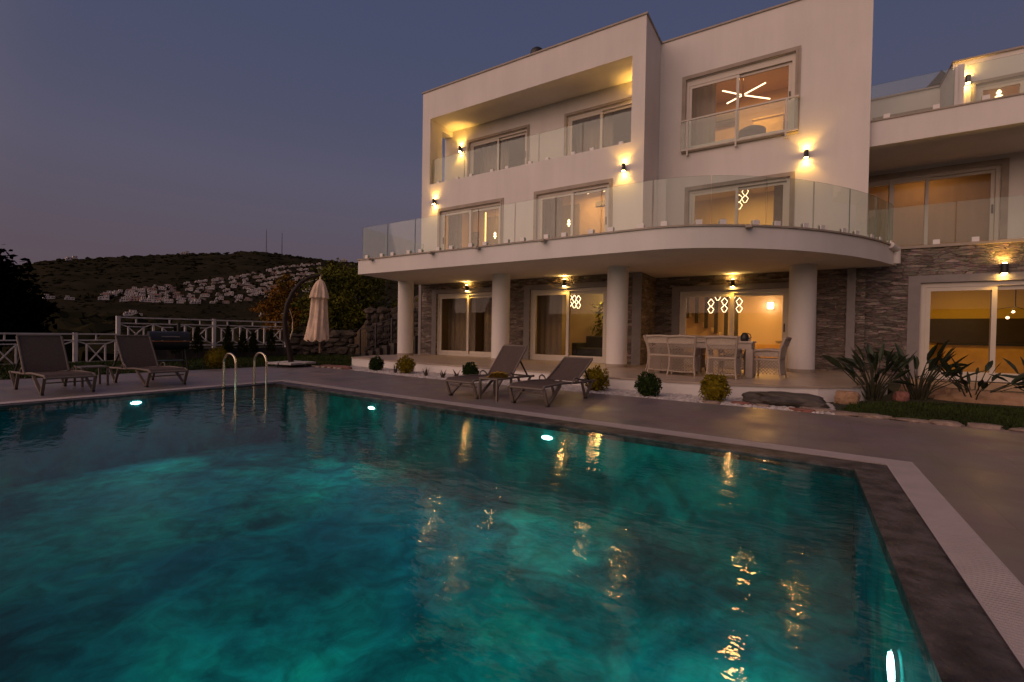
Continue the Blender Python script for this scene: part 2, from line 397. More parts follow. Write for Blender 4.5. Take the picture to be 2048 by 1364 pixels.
for i in range(900):
    a = rnd.uniform(40, 92); r = rnd.uniform(48, 420)
    x = -r*math.sin(R_(a)); y = r*math.cos(R_(a)); z = ground(a, r)
    k = rnd.uniform(.9, 1.9)*(1+r/140)
    top = 1.2 + r*rnd.uniform(-.012,.022)
    if z + k*1.2 > top: k = max(.5, (top - z)/1.2)
    clump(s, (x, y, z+k*.4), k*rnd.uniform(.9,1.6), k*rnd.uniform(.7,1.0), ICO2, r, 0, .5, rnd.random()*50)
tag(s.build('valley_bushes', SCRUB), 'dark bushes and tree tops filling the valley beyond the fence', 'bushes', kind='stuff')

# ------------------------------------------------------------------ hillside village
HW = [mat('village_white_wall', (.66,.58,.52), .85, .08, .3), mat('village_cream_wall', (.44,.36,.30), .85, .08, .3), mat('village_pink_wall', (.40,.28,.24), .85, .08, .3)]
DARKW = mat('dark_window_opening', (.03,.025,.02), .5)
ROOFT = mat('village_clay_roof', (.26,.11,.07), .85)
def village_mesh(kind, rn):
    # front faces local -Y
    m = MB(); w = rn.uniform(8.5, 11); d = 7.5; h = rn.uniform(2.9, 3.6)
    m.box(-w/2, w/2, -d/2, d/2, -4, h)
    m.box(-w/2-.15, w/2+.15, -d/2-.15, d/2+.15, h, h+.3)
    u = rn.uniform(.4, .65)*w; o = rn.choice((-1, 1))*(w-u)/2
    if kind != 1:
        m.box(o-u/2, o+u/2, -d/2+1.6, d/2-.05, h+.3, h+3.1)
        m.box(o-u/2-.15, o+u/2+.15, -d/2+1.45, d/2+.1, h+3.1, h+3.35)
        for q in (-.26, .24): m.box(o+q*u-.5, o+q*u+.5, -d/2+1.53, -d/2+1.7, h+.5, h+2.4, 1)
    else:
        m.face([(-w/2-.4,-d/2-.4,h+.3),(w/2+.4,-d/2-.4,h+.3),(w/2-2,0,h+1.9),(-w/2+2,0,h+1.9)], 2)
        m.face([(w/2+.4,d/2+.4,h+.3),(-w/2-.4,d/2+.4,h+.3),(-w/2+2,0,h+1.9),(w/2-2,0,h+1.9)], 2)
        m.face([(w/2+.4,-d/2-.4,h+.3),(w/2+.4,d/2+.4,h+.3),(w/2-2,0,h+1.9)], 2)
        m.face([(-w/2-.4,d/2+.4,h+.3),(-w/2-.4,-d/2-.4,h+.3),(-w/2+2,0,h+1.9)], 2)
    m.box(-w/2-1.6, -w/2, -d/2-1, d/2-2, -4, h*.55)
    for q in (-.34, -.08, .2, .38): m.box(q*w-.6, q*w+.6, -d/2-.07, -d/2+.1, .3, 2.3, 1)
    return m
VH = []
rn = random.Random(11)
for k in range(9):
    o = village_mesh((0,0,1,0,0,0,1,0,0)[k], rn).build('village_house', [HW[(0,0,1,0,2,0,0,1,0)[k]], DARKW, ROOFT])
    VH.append(o)
TIER = ['white house in the topmost row of the hillside village','white house just below the top row of the hillside village','pale house high in the middle of the hillside village','pale house in the upper middle terraces of the village',
 'pale house on the central terraces of the hillside village','white house in the lower middle terraces of the village','white house low on the village slope among dark gardens','pale house in the second row up from the valley','white house in the lower front row of the hillside village','white house at the foot of the village near dark trees']
used = set()
def put_house(x, y, k, label, group=None, s=1., dz=0.):
    base = VH[k]
    if k in used: o = base.copy(); COL.objects.link(o)
    else: o = base; used.add(k)
    o.location = (x, y, gxy(x, y)+.6+dz); o.rotation_euler = (0,0, math.atan2(-x, y) + rn.uniform(-.12,.12))
    o.scale = (s, s, s*.74)
    tag(o, label, 'house', group); return o
for i, (x, y, tr) in enumerate(HOUSES):
    put_house(x, y, i % 9 if i % 7 else 0, TIER[tr], 'houses of the hillside village', rn.uniform(.66, .95))
for x, y, lab, s in [(-693,154,'long low white building left of the village at the hill foot',.8),(-678,167,'white wall like building between the low long one and the village',.7),(-507,165,'white house alone below the village above the fence',.8),(-485,163,'smaller white house beside the lone one above the fence',.6),
    (-447,252,'white house seen just left of the bent parasol pole',.8),(-473,285,'white house seen just right of the bent parasol pole',.7),
    (-328,83,'house with dim walls in the valley left of the fence step',.6),(-188,39,'pale roofed house just above the left fence rail',.6),(-1110,454,'pale building on the hill crest under open sky',1.3),(-1164,289,'square villa alone on the left shoulder of the hill',1.5),(-950,733,'lit building on the ridge above the big green tree',1.4)]:
    put_house(x, y, rn.choice((0,1,3,5)), lab, None, s)
# two lattice radio masts on the crest
MAST = mat('grey_mast_steel', (.10,.09,.10), .6, .1, 1)
for x, y, h, lab in ((-1040,589,56,'taller lattice radio mast on the hill crest, left one of the pair'),(-1028,619,54,'slimmer lattice radio mast on the hill crest, right one of the pair')):
    m = MB()
    z0 = gxy(x, y)-4; P = [(x+1.2*math.cos(a), y+1.2*math.sin(a)) for a in (.5,2.6,4.7)]
    for p in P: m.cyl((*p, z0), (x+(p[0]-x)*.35, y+(p[1]-y)*.35, z0+h), .28, .16, 5)
    for k in range(18):
        z = z0+h*k/18; z2 = z0+h*(k+1)/18; f = 1-.65*k/18; f2 = 1-.65*(k+1)/18
        for i in range(3):
            a, b = P[i], P[(i+1) % 3]
            m.bar((x+(a[0]-x)*f, y+(a[1]-y)*f, z), (x+(b[0]-x)*f2, y+(b[1]-y)*f2, z2), .12, .12)
    m.cyl((x,y,z0+h),(x,y,z0+h+6),.1,.05,5)
    tag(recentre(m.build('radio_mast', MAST), (x,y,z0)), lab, 'mast', 'radio masts on the hill crest')

# ------------------------------------------------------------------ pool
W = [(-10.2,.35),(.45,.35),(.45,5.36),(-10.15,5.98)]      # water's edge
S1 = [(-10.36,.12),(.72,.12),(.72,5.68),(-10.32,6.25)]    # stone ledge outer edge
S2 = [(-10.62,-.12),(.955,-.12),(.955,5.94),(-10.60,6.47)]  # grating outer edge
def ringmesh(mb, A, B, z, m=0):
    for i in range(4):
        j = (i+1) % 4
        mb.face([(*A[i], z), (*B[i], z), (*B[j], z), (*A[j], z)], m)
DECK = bpy.data.materials.new('grey_deck_tile'); DECK.use_nodes = True
nt = DECK.node_tree; N = nt.nodes; L = nt.links; b = N['Principled BSDF']; b.inputs['Roughness'].default_value = .38; b.inputs['Specular IOR Level'].default_value = .4
tc = N.new('ShaderNodeTexCoord'); br = N.new('ShaderNodeTexBrick'); br.offset = 0; br.inputs['Scale'].default_value = 1; br.inputs['Brick Width'].default_value = .6; br.inputs['Row Height'].default_value = .6
br.inputs['Mortar Size'].default_value = .004; br.inputs['Color1'].default_value = (.185,.148,.145,1); br.inputs['Color2'].default_value = (.205,.163,.158,1); br.inputs['Mortar'].default_value = (.150,.119,.116,1)
L.new(tc.outputs['Object'], br.inputs['Vector'])
nz = N.new('ShaderNodeTexNoise'); nz.inputs['Scale'].default_value = 1.3; nz.inputs['Detail'].default_value = 6; L.new(tc.outputs['Object'], nz.inputs['Vector'])
mx = N.new('ShaderNodeMix'); mx.data_type = 'RGBA'; mx.blend_type = 'OVERLAY'; mx.inputs[0].default_value = .28
L.new(br.outputs['Color'], mx.inputs[6]); L.new(nz.outputs['Color'], mx.inputs[7])
hs = N.new('ShaderNodeHueSaturation'); hs.inputs['Saturation'].default_value = .9; L.new(mx.outputs[2], hs.inputs['Color']); L.new(hs.outputs[0], b.inputs['Base Color'])
rr_ = N.new('ShaderNodeMapRange'); rr_.inputs['To Min'].default_value = .28; rr_.inputs['To Max'].default_value = .55; rr_.inputs['From Min'].default_value = .3; rr_.inputs['From Max'].default_value = .7; L.new(nz.outputs['Fac'], rr_.inputs[0]); L.new(rr_.outputs[0], b.inputs['Roughness'])
n2 = N.new('ShaderNodeTexNoise'); n2.inputs['Scale'].default_value = 60; L.new(tc.outputs['Object'], n2.inputs['Vector'])
bp = N.new('ShaderNodeBump'); bp.inputs['Strength'].default_value = .12; bp.inputs['Distance'].default_value = .01; L.new(n2.outputs['Fac'], bp.inputs['Height']); L.new(bp.outputs['Normal'], b.inputs['Normal'])

d = MB()
OUT = [(-14.9,-8),(12,-8),(12,8.6),(2.6,8.85),(-8.8,9.0),(-11.3,9.32),(-12.33,9.4),(-13.9,9.3),(-14.72,8.6),(-14.9,5.)]
# deck as four trapezoid sheets round the pool opening
d.prism([OUT[0], OUT[1], S2[1], S2[0]], -.12, 0)
d.prism([OUT[1], OUT[2], OUT[3], S2[2], S2[1]], -.12, 0)
d.prism([OUT[3], OUT[4], OUT[5], OUT[6], OUT[7], S2[3], S2[2]], -.12, 0)
d.prism([OUT[7], OUT[8], OUT[9], OUT[0], S2[0], S2[3]], -.12, 0)
tag(d.build('pool_deck', DECK), kind='structure')

SLATE = mat('wet_dark_slate', (.020,.018,.020), .42, .5, 6, .6, 26, col2=(.105,.090,.092), spec=.35, detail=9)
c = MB(); ringmesh(c, W, S1, -.012)
for i in range(4):
    j = (i+1) % 4
    c.face([(*W[i],-.012),(*W[j],-.012),(*W[j],-.10),(*W[i],-.10)])
tag(c.build('pool_coping', SLATE), kind='structure')

GRATE = mat('white_overflow_slat', (.47,.41,.40), .5, .06, 4)
GUT = mat('gutter_channel', (.16,.135,.13), .8, .1, 6)
g = MB(); ringmesh(g, S1, S2, -.016, 1)
def slats(a0, a1, b0, b1, pitch=.026, gap=.007):
    a0, a1, b0, b1 = map(Vector, (a0, a1, b0, b1)); Ln = (a1-a0).length; k = int(Ln/pitch)
    for i in range(k):
        t0 = i/k; t1 = (i+1-gap/pitch)/k
        p = [a0.lerp(a1,t0), b0.lerp(b1,t0), b0.lerp(b1,t1), a0.lerp(a1,t1)]
        g.face([(*q, 0.) for q in p])
        g.face([(*p[0],0.),(*p[3],0.),(*p[3],-.014),(*p[0],-.014)]); g.face([(*p[1],0.),(*p[0],0.),(*p[0],-.014),(*p[1],-.014)]); g.face([(*p[2],0.),(*p[1],0.),(*p[1],-.014),(*p[2],-.014)]); g.face([(*p[3],0.),(*p[2],0.),(*p[2],-.014),(*p[3],-.014)])
def inset(A, B):  # leave 8 mm frame each side
    o = []
    for p, q in zip(A, B):
        p = Vector(p); q = Vector(q); o.append((p.lerp(q,.05), p.lerp(q,.95)))
    return o
I = inset(S1, S2)
for i in (0,1,2,3):
    j = (i+1) % 4
    slats(I[i][0], I[j][0], I[i][1], I[j][1])
ringmesh(g, S1, [x[0] for x in I], -.002); ringmesh(g, [x[1] for x in I], S2, -.002)
tag(g.build('pool_edge_grating', [GRATE, GUT]), kind='structure')

# basin with marbled mosaic; reflected and refracted light is mixed into its colour
MOS = bpy.data.materials.new('marbled_mosaic_with_light'); MOS.use_nodes = True
nt = MOS.node_tree; N = nt.nodes; L = nt.links; b = N['Principled BSDF']; b.inputs['Roughness'].default_value = .7; b.inputs['Specular IOR Level'].default_value = .05
tc = N.new('ShaderNodeTexCoord')
w0 = N.new('ShaderNodeTexNoise'); w0.inputs['Scale'].default_value = .55; w0.inputs['Detail'].default_value = 4; L.new(tc.outputs['Object'], w0.inputs['Vector'])
wv = N.new('ShaderNodeVectorMath'); wv.operation = 'MULTIPLY_ADD'; wv.inputs[1].default_value = (2.4,1.5,1.2); L.new(w0.outputs['Color'], wv.inputs[0]); L.new(tc.outputs['Object'], wv.inputs[2])
n1 = N.new('ShaderNodeTexNoise'); n1.inputs['Scale'].default_value = 1.0; n1.inputs['Detail'].default_value = 9; n1.inputs['Roughness'].default_value = .66; L.new(wv.outputs[0], n1.inputs['Vector'])
r1 = N.new('ShaderNodeValToRGB'); cr = r1.color_ramp
cr.elements[0].position = .36; cr.elements[0].color = (.000,.100,.112,1)
cr.elements[1].position = .70; cr.elements[1].color = (.001,.42,.33,1)
e = cr.elements.new(.45); e.color = (.001,.165,.178,1)
e = cr.elements.new(.56); e.color = (.001,.285,.268,1)
L.new(n1.outputs['Fac'], r1.inputs['Fac'])
n4 = N.new('ShaderNodeTexNoise'); n4.inputs['Scale'].default_value = .4; n4.inputs['Detail'].default_value = 6
mp = N.new('ShaderNodeMapping'); mp.inputs['Location'].default_value = (7,3,1); L.new(wv.outputs[0], mp.inputs[0]); L.new(mp.outputs[0], n4.inputs['Vector'])
r2 = N.new('ShaderNodeValToRGB'); r2.color_ramp.elements[0].position = .46; r2.color_ramp.elements[1].position = .62
L.new(n4.outputs['Fac'], r2.inputs['Fac'])
mb2 = N.new('ShaderNodeMix'); mb2.data_type = 'RGBA'; mb2.inputs[7].default_value = (.001,.19,.29,1)
n5 = N.new('ShaderNodeTexNoise'); n5.inputs['Scale'].default_value = 2.6; n5.inputs['Detail'].default_value = 7; n5.inputs['Roughness'].default_value = .6; n5.inputs['Distortion'].default_value = 1.1; L.new(tc.outputs['Object'], n5.inputs['Vector'])
r5 = N.new('ShaderNodeMapRange'); r5.inputs['From Min'].default_value = .36; r5.inputs['From Max'].default_value = .64; r5.inputs['To Min'].default_value = .70; r5.inputs['To Max'].default_value = 1.35; L.new(n5.outputs['Fac'], r5.inputs[0])
x5 = N.new('ShaderNodeVectorMath'); x5.operation = 'SCALE'; L.new(r5.outputs[0], x5.inputs['Scale'])
sc_ = N.new('ShaderNodeMath'); sc_.operation = 'MULTIPLY'; sc_.inputs[1].default_value = .6; L.new(r2.outputs['Color'], sc_.inputs[0])
L.new(sc_.outputs[0], mb2.inputs[0]); L.new(r1.outputs['Color'], mb2.inputs[6]); L.new(mb2.outputs[2], x5.inputs[0]); L.new(x5.outputs[0], b.inputs['Base Color'])
p = MB()
for i in range(4):
    j = (i+1) % 4
    p.face([(*W[i],-.10),(*W[j],-.10),(*W[j],-1.25),(*W[i],-1.25)])
p.face([(*q,-1.25) for q in W])
tag(p.build('pool_basin', MOS), kind='structure')

WAT = bpy.data.materials.new('pool_water_surface'); WAT.use_nodes = True
nt = WAT.node_tree; N = nt.nodes; L = nt.links; N.clear()
tc = N.new('ShaderNodeTexCoord')
mpp = N.new('ShaderNodeMapping'); mpp.inputs['Rotation'].default_value = (0,0,R_(32)); mpp.inputs['Scale'].default_value = (.75,1.25,1); L.new(tc.outputs['Object'], mpp.inputs[0])
na = N.new('ShaderNodeTexNoise'); na.inputs['Scale'].default_value = 13; na.inputs['Detail'].default_value = 2.5; na.inputs['Roughness'].default_value = .5; L.new(mpp.outputs[0], na.inputs['Vector'])
nb = N.new('ShaderNodeTexNoise'); nb.inputs['Scale'].default_value = 4.2; nb.inputs['Detail'].default_value = 1; L.new(mpp.outputs[0], nb.inputs['Vector'])
ad = N.new('ShaderNodeMath'); ad.operation = 'MULTIPLY_ADD'; ad.inputs[1].default_value = 1.6; L.new(nb.outputs['Fac'], ad.inputs[0]); L.new(na.outputs['Fac'], ad.inputs[2])
bp = N.new('ShaderNodeBump'); bp.inputs['Strength'].default_value = 1; bp.inputs['Distance'].default_value = .0025; L.new(ad.outputs[0], bp.inputs['Height'])
gl = N.new('ShaderNodeBsdfGlossy'); gl.inputs['Roughness'].default_value = .012; L.new(bp.outputs['Normal'], gl.inputs['Normal'])
tr = N.new('ShaderNodeBsdfTransparent'); tr.inputs['Color'].default_value = (.55,.97,.96,1)
fr = N.new('ShaderNodeFresnel'); fr.inputs['IOR'].default_value = 1.28; L.new(bp.outputs['Normal'], fr.inputs['Normal'])
mx = N.new('ShaderNodeMixShader'); L.new(fr.outputs[0], mx.inputs[0]); L.new(tr.outputs[0], mx.inputs[1]); L.new(gl.outputs[0], mx.inputs[2])
o = N.new('ShaderNodeOutputMaterial'); L.new(mx.outputs[0], o.inputs[0])
wm = MB()
wm.face([(*q,-.03) for q in W])
tag(wm.build('pool_water', WAT), kind='structure')

# underwater wall lights
LENS = emit('pool_lamp_glow', (.80,1.,.95), 16)
RING = mat('pool_lamp_ring', (.5,.5,.5), .4)
for (x,y,z), nrm, lab, e in [((-10.19,3.39,-.16),(1,0,0),'lit round lamp in the pool wall below the two left loungers',11),
     ((-6.64,5.755,-.20),(0,-1,0),'lit round lamp in the far pool wall near the white columns',11),
     ((-2.89,5.535,-.20),(0,-1,0),'lit round lamp in the far pool wall below the two right loungers',11),
     ((.44,2.95,-.45),(-1,0,0),'bright round lamp in the pool wall beside the dark slate ledge',18),
     ((-2.6,.36,-.45),(0,1,0),'lit round lamp in the near pool wall at the bottom edge',16)]:
    nv = Vector(nrm); c = Vector((x,y,z))
    r = empty('pool_lamp', c, lab, 'pool lamp', 'lamps in the pool walls')
    sdv = nv.cross(Vector((0,0,1)))
    def oval(w, h, d0, d1):
        q = MB(); k = 24; A = [c+sdv*(w*math.cos(2*math.pi*i/k))+Vector((0,0,h*math.sin(2*math.pi*i/k))) for i in range(k)]
        q.mesh([a+nv*d0 for a in A]+[a+nv*d1 for a in A], [(i,(i+1)%k,k+(i+1)%k,k+i) for i in range(k)]); q.face([a+nv*d1 for a in A]); return q
    tall = 1.0 if abs(z) > .3 else .34; kw = .62
    oval(.15*kw, .15*tall*kw, 0, .02).build('rim', RING, r)
    oval(.125*kw, .125*tall*kw, .015, .03).build('lens', LENS, r)
    lo = lamp('pool_light', 'AREA', c+nv*.05, e, (.62,1.,.9), shape='DISK', size=.16, aim=nv+Vector((0,0,-.12)))

# ------------------------------------------------------------------ villa
ZT, ZS0, ZS1, ZF2, ZR = .27, 3.24, 3.76, 7.44, 11.35
Y1, Y2 = 14.55, 16.3
villa = empty('villa', (-6,15,0), 'tall white three storey villa with rounded balcony on white columns', 'villa')

def window(parent, Y, x0, x1, z0, z1, split=.5, trim=.13, front='left', handle=None, fw=.085, sw=.085, top=0.0, name='window', trim_mat=None, deep=.06):
    m = MB()
    a, b, l, h = x0+.003, x1-.003, z0+.003, z1-.003
    ya, yb = Y+deep, Y+deep+.16
    m.box(a, a+fw, ya, yb, l, h); m.box(b-fw, b, ya, yb, l, h)
    m.box(a+fw, b-fw, ya, yb, h-fw-top, h); m.box(a+fw, b-fw, ya, yb, l, l+fw)
    if trim:
        t = trim; y0, y1 = Y-.025, Y-.001
        m.box(x0-t, x0, y0, y1, z0, z1+t, 1); m.box(x1, x1+t, y0, y1, z0, z1+t, 1); m.box(x0, x1, y0, y1, z1, z1+t, 1)
        m.box(x0-t*.45, x0-.004, y0-.02, y0-.001, z0, z1+t*.45, 1); m.box(x1+.004, x1+t*.45, y0-.02, y0-.001, z0, z1+t*.45, 1); m.box(x0-.004, x1+.004, y0-.02, y0-.001, z1+.004, z1+t*.45, 1)
    w = m.build(name, [FRM, trim_mat or TRIM], parent)
    xm = x0 + (x1-x0)*split
    sides = ((a+fw+.004, xm+sw/2, 'left'), (xm-sw/2, b-fw-.004, 'right'))
    zl, zh = l+fw+.004, h-fw-top-.004
    for p, q, sd in sides:
        y0 = ya+.012 if sd == front else ya+.075
        m = MB(); yy = y0+.055
        m.box(p, p+sw, y0, yy, zl, zh); m.box(q-sw, q, y0, yy, zl, zh)
        m.box(p+sw, q-sw, y0, yy, zh-sw, zh); m.box(p+sw, q-sw, y0, yy, zl, zl+sw)
        s = m.build('sash', FRM, w)
        m = MB(); m.box(p+sw-.01, q-sw+.01, y0+.022, y0+.032, zl+sw-.01, zh-sw+.01)
        m.build('pane', PANE, w)
        if handle == sd:
            m = MB(); hx = q-sw*.5 if sd == 'right' else p+sw*.5; zc = (zl+zh)/2+.02
            m.box(hx-.018, hx+.018, y0-.03, y0-.001, zc-.13, zc+.13); m.build('handle', BLK, w)
    return w

def room(parent, x0, x1, y0, y1, z0, z1, wallm, floorm=None, ceilm=None):
    m = MB()
    m.face([(x0,y1,z0),(x1,y1,z0),(x1,y1,z1),(x0,y1,z1)])
    m.face([(x0,y0,z0),(x0,y1,z0),(x0,y1,z1),(x0,y0,z1)])
    m.face([(x1,y1,z0),(x1,y0,z0),(x1,y0,z1),(x1,y1,z1)])
    m.face([(x0,y0,z0),(x1,y0,z0),(x1,y1,z0),(x0,y1,z0)], 1)
    m.face([(x0,y0,z1),(x0,y1,z1),(x1,y1,z1),(x1,y0,z1)], 2)
    return m.build('room_interior', [wallm, floorm or WOODF, ceilm or wallm], parent)

# openings: x0,x1,z0,z1
D1 = (-12.93, -9.75, ZT, 2.82); D2 = (-8.43, -5.45, ZT, 2.82); D3 = (-3.55, -.30, ZT, 2.74)
F1 = (-12.80, -9.78, 3.80, 6.22); F2 = (-8.20, -5.48, 3.80, 6.24); F3 = (-3.32, -.40, 3.80, 6.12)
U3 = (-3.48, -.33, 7.46, 9.86)
L1w = (-12.45, -9.52, 7.47, 9.52); L2w = (-7.76, -5.05, 7.47, 9.54)
LOG = (-13.42, -4.78, ZF2, 10.2)

# ground floor stone walls
m = MB(); m.wall('y', Y1, .32, -13.85, -4.35, -.1, ZS0-.003, [D1, D2])
m.box(-4.67, -4.35, Y1+.32, Y2, -.1, ZS0-.003); m.box(-13.85, -13.53, Y1+.32, 24, -.1, ZS0-.003)
o = m.build('stone_wall', STONE, villa)
m = MB(); m.wall('y', Y2, .32, -4.349, 1.5, -.1, ZS0-.003, [D3]); m.build('stone_wall', STONE, villa)
# smooth grey corner strips and downpipe
m = MB(); m.box(-13.93, -13.78, Y1-.03, Y1-.002, ZT, ZS0-.004); m.box(-13.93, -13.853, Y1-.002, Y1+.2, ZT, ZS0-.004); m.build('corner_strip', GREY, villa)
m = MB(); m.box(-4.62, -4.33, Y1-.03, Y1-.002, ZT, ZS0-.004); m.build('corner_strip', GREY, villa)
m = MB(); m.box(1.07, 1.27, Y2-.11, Y2-.002, .05, ZS0-.004)
for z in (.9, 1.9, 2.9): m.box(1.05, 1.29, Y2-.12, Y2-.003, z, z+.05)
m.build('downpipe', GREY, villa)
for X in ((D1[0]-.26, D1[0]-.13), (D2[0]-.26, D2[0]-.13)):
    pass
# upper left block (with loggia), upper right block
m = MB()
m.wall('y', Y1, .28, -13.85, -4.35, ZS0+.001, ZR, [F1, F2, LOG])
m.wall('x', -13.85, .428, Y1+.28, 24, ZS0+.001, ZR, [(15.33, 16.0, ZF2+.02, 9.98)])
m.box(-4.78, -4.35, Y1+.28, Y2+.3, ZS0+.001, ZR)
m.build('left_block_wall', PL, villa)
m = MB()
m.wall('y', Y2, .28, -4.349, 1.5, ZS0+.001, ZR, [F3, U3])
m.box(1.22, 1.5, Y2+.28, 24, ZS0+.001, ZR)
m.build('right_block_wall', PL, villa)
m = MB(); m.box(-13.42, 1.22, 23.7, 24, -.1, ZR); m.build('rear_wall', PL, villa)
# loggia floor, ceiling, back wall
m = MB(); m.wall('y', 16.0, .25, -13.42, -4.781, ZF2-.04, 10.2, [L1w, L2w]); m.build('loggia_wall', PL, villa)
m = MB(); m.box(-13.421, -4.781, Y1+.281, 16.25, ZF2-.25, ZF2-.04); m.build('loggia_floor', TILE, villa)
m = MB(); m.box(-13.421, -4.781, Y1+.281, 16.25, 10.201, 10.4); m.build('loggia_ceiling', PL, villa)
# roof with thin metal edge
m = MB(); m.box(-13.42, -4.5, Y1+.285, 23.69, ZR-.4, ZR-.2); m.box(-4.499, 1.215, Y2+.285, 23.69, ZR-.4, ZR-.2); rf = m.build('roof', PL, villa)
m = MB()
m.box(-13.89, -4.31, Y1-.04, Y1+.3, ZR, ZR+.055); m.box(-13.89, -13.4, Y1+.3, 24.04, ZR, ZR+.055); m.box(-4.65, -4.31, Y1+.3, Y2-.04, ZR, ZR+.055)
m.box(-4.65, 1.54, Y2-.04, Y2+.3, ZR, ZR+.055); m.box(1.2, 1.54, Y2+.3, 24.04, ZR, ZR+.055)
m.build('roof_edging', COPE, rf)
m = MB(); pr = [(.14,0),(.14,.42),(.24,.46),(.27,.58),(.23,.72),(.13,.80),(.0,.83)]
m.lathe(pr, (-8.85,15.5,ZR+.05), 18); m.build('roof_vent', BLK, rf)

# balcony slab with curved end
CURVE = [(-3.2,10.93),(-2.75,10.97),(-2.3,11.08),(-1.85,11.26),(-1.4,11.5),(-.95,11.80),(-.5,12.16),(-.1,12.52),(.3,12.97),(.65,13.42),(1.0,13.93),(1.32,14.46),(1.62,15.02),(1.88,15.62),(2.06,16.0),(2.16,16.29)]
def smooth(P, k=4):
    o = []
    for i in range(len(P)-1):
        a, b, c, d = P[max(0,i-1)], P[i], P[i+1], P[min(len(P)-1,i+2)]
        for j in range(k):
            t = j/k; o.append(tuple(.5*(2*b[q]+(c[q]-a[q])*t+(2*a[q]-5*b[q]+4*c[q]-d[q])*t*t+(3*b[q]-a[q]-3*c[q]+d[q])*t**3) for q in (0,1)))
    return o + [P[-1]]
SL = [(-13.46,10.95)] + smooth(CURVE)
m = MB(); m.prism(SL + [(2.16,16.298),(-4.4,16.298),(-4.4,14.548),(-13.85,14.548)], ZS0, ZS1-.03); m.build('balcony_slab', PL, villa)
def offset(pts, dd):
    o = []
    for i, p in enumerate(pts):
        a = Vector(pts[max(0,i-1)]); b = Vector(pts[min(len(pts)-1,i+1)]); t = (b-a).normalized()
        o.append((p[0]+t.y*dd, p[1]-t.x*dd))
    return o
ed = offset(SL, .04)
m = MB(); m.prism([(ed[0][0]-.04, ed[0][1])] + ed[1:] + [(2.2,16.298),(-4.4,16.298),(-4.4,14.548),(-13.89,14.548)], ZS1-.029, ZS1+.012); m.build('balcony_edge', TRIM, villa)
m = MB()
for x, y in ((-12.7,10.9),(-9.9,10.9),(-8.1,10.88),(-5.9,10.88),(-1.05,11.66)):
    m.box(x-.07, x+.07, y-.16, y+.02, ZS1-.085, ZS1-.03)
m.build('drain_spout', TRIM, villa)
m = MB(); m.cyl((2.13,16.05,ZS0+.03),(2.13,16.05,ZS1-.12),.085,n=14); m.cyl((2.13,16.05,ZS1-.12),(1.95,15.7,ZS1-.03),.085,n=14); m.build('gutter_elbow', PL, villa)

# columns
for x, y, r in ((-13.5,13.35,.31),(-8.8,13.2,.31),(-4.68,13.3,.31),(.0,15.15,.33)):
    m = MB(); m.cyl((x,y,ZT-.02),(x,y,ZS0-.002), r, n=40, cap=False)
    cl = m.build('column', PL, villa)
    m = MB(); m.cyl((x,y,ZT-.01),(x,y,ZT+.09), r+.012, n=40); m.build('column_base', TRIM, cl)

# glass balustrade on the slab edge
def balustrade(parent, pts, z, h, pl=1.28, ends=True):
    P = [Vector((p[0], p[1])) for p in pts]
    acc = [0]
    for a, b in zip(P, P[1:]): acc.append(acc[-1]+(b-a).length)
    def at(s):
        for i in range(len(P)-1):
            if s <= acc[i+1] or i == len(P)-2:
                t = (s-acc[i])/(acc[i+1]-acc[i]); return P[i].lerp(P[i+1], t), (P[i+1]-P[i]).normalized()
    L_ = acc[-1]; k = max(1, round(L_/pl))
    m0 = MB(); 
    for i in range(k+1): pass
    rail = None
    for i in range(k):
        s0 = L_*i/k+.012; s1 = L_*(i+1)/k-.012
        ss = [s0] + [a for a in acc if s0+.02 < a < s1-.02] + [s1]
        m = MB()
        q = [at(s) for s in ss]
        inn = [p - Vector((d.y, -d.x))*.006 for p, d in q]; out = [p + Vector((d.y, -d.x))*.006 for p, d in q]
        for a in range(len(q)-1):
            for A, B, fl in ((out[a], out[a+1], 0),):
                m.face([(*A,z+.03),(*B,z+.03),(*B,z+h),(*A,z+h)])
            m.face([(*inn[a+1],z+.03),(*inn[a],z+.03),(*inn[a],z+h),(*inn[a+1],z+h)])
            m.face([(*out[a],z+h),(*out[a+1],z+h),(*inn[a+1],z+h),(*inn[a],z+h)], 1)
        m.face([(*out[0],z+.03),(*out[0],z+h),(*inn[0],z+h),(*inn[0],z+.03)], 1); m.face([(*out[-1],z+.03),(*inn[-1],z+.03),(*inn[-1],z+h),(*out[-1],z+h)], 1)
        gp = m.build('glass_panel', [RAIL, GEDGE], parent)
        for s in (s0+(s1-s0)*.2, s0+(s1-s0)*.8):
            p, d = at(s); nn = Vector((d.y, -d.x)); m = MB()
            a = p - d*.07; b = p + d*.07
            for w in (.022, -.05):
                c0 = a + nn*w; c1 = b + nn*w; c2 = b + nn*(w+.028); c3 = a + nn*(w+.028)
                m.prism([tuple(c0), tuple(c1), tuple(c2), tuple(c3)], z+.001, z+.13)
            m.build('clamp', CLAMP, gp)
GEDGE = mat('green_glass_edge', (.10,.16,.13), .2, .05, 3)
rin = offset(SL, -.10); rin[0] = (-13.36, 11.05)
balustrade(villa, [(-13.55,14.4),(-13.36,11.05)], ZS1+.012, 1.14)
balustrade(villa, rin, ZS1+.012, 1.14)
balustrade(villa, [(-13.40,14.70),(-4.80,14.70)], ZF2, 1.08, 1.7)
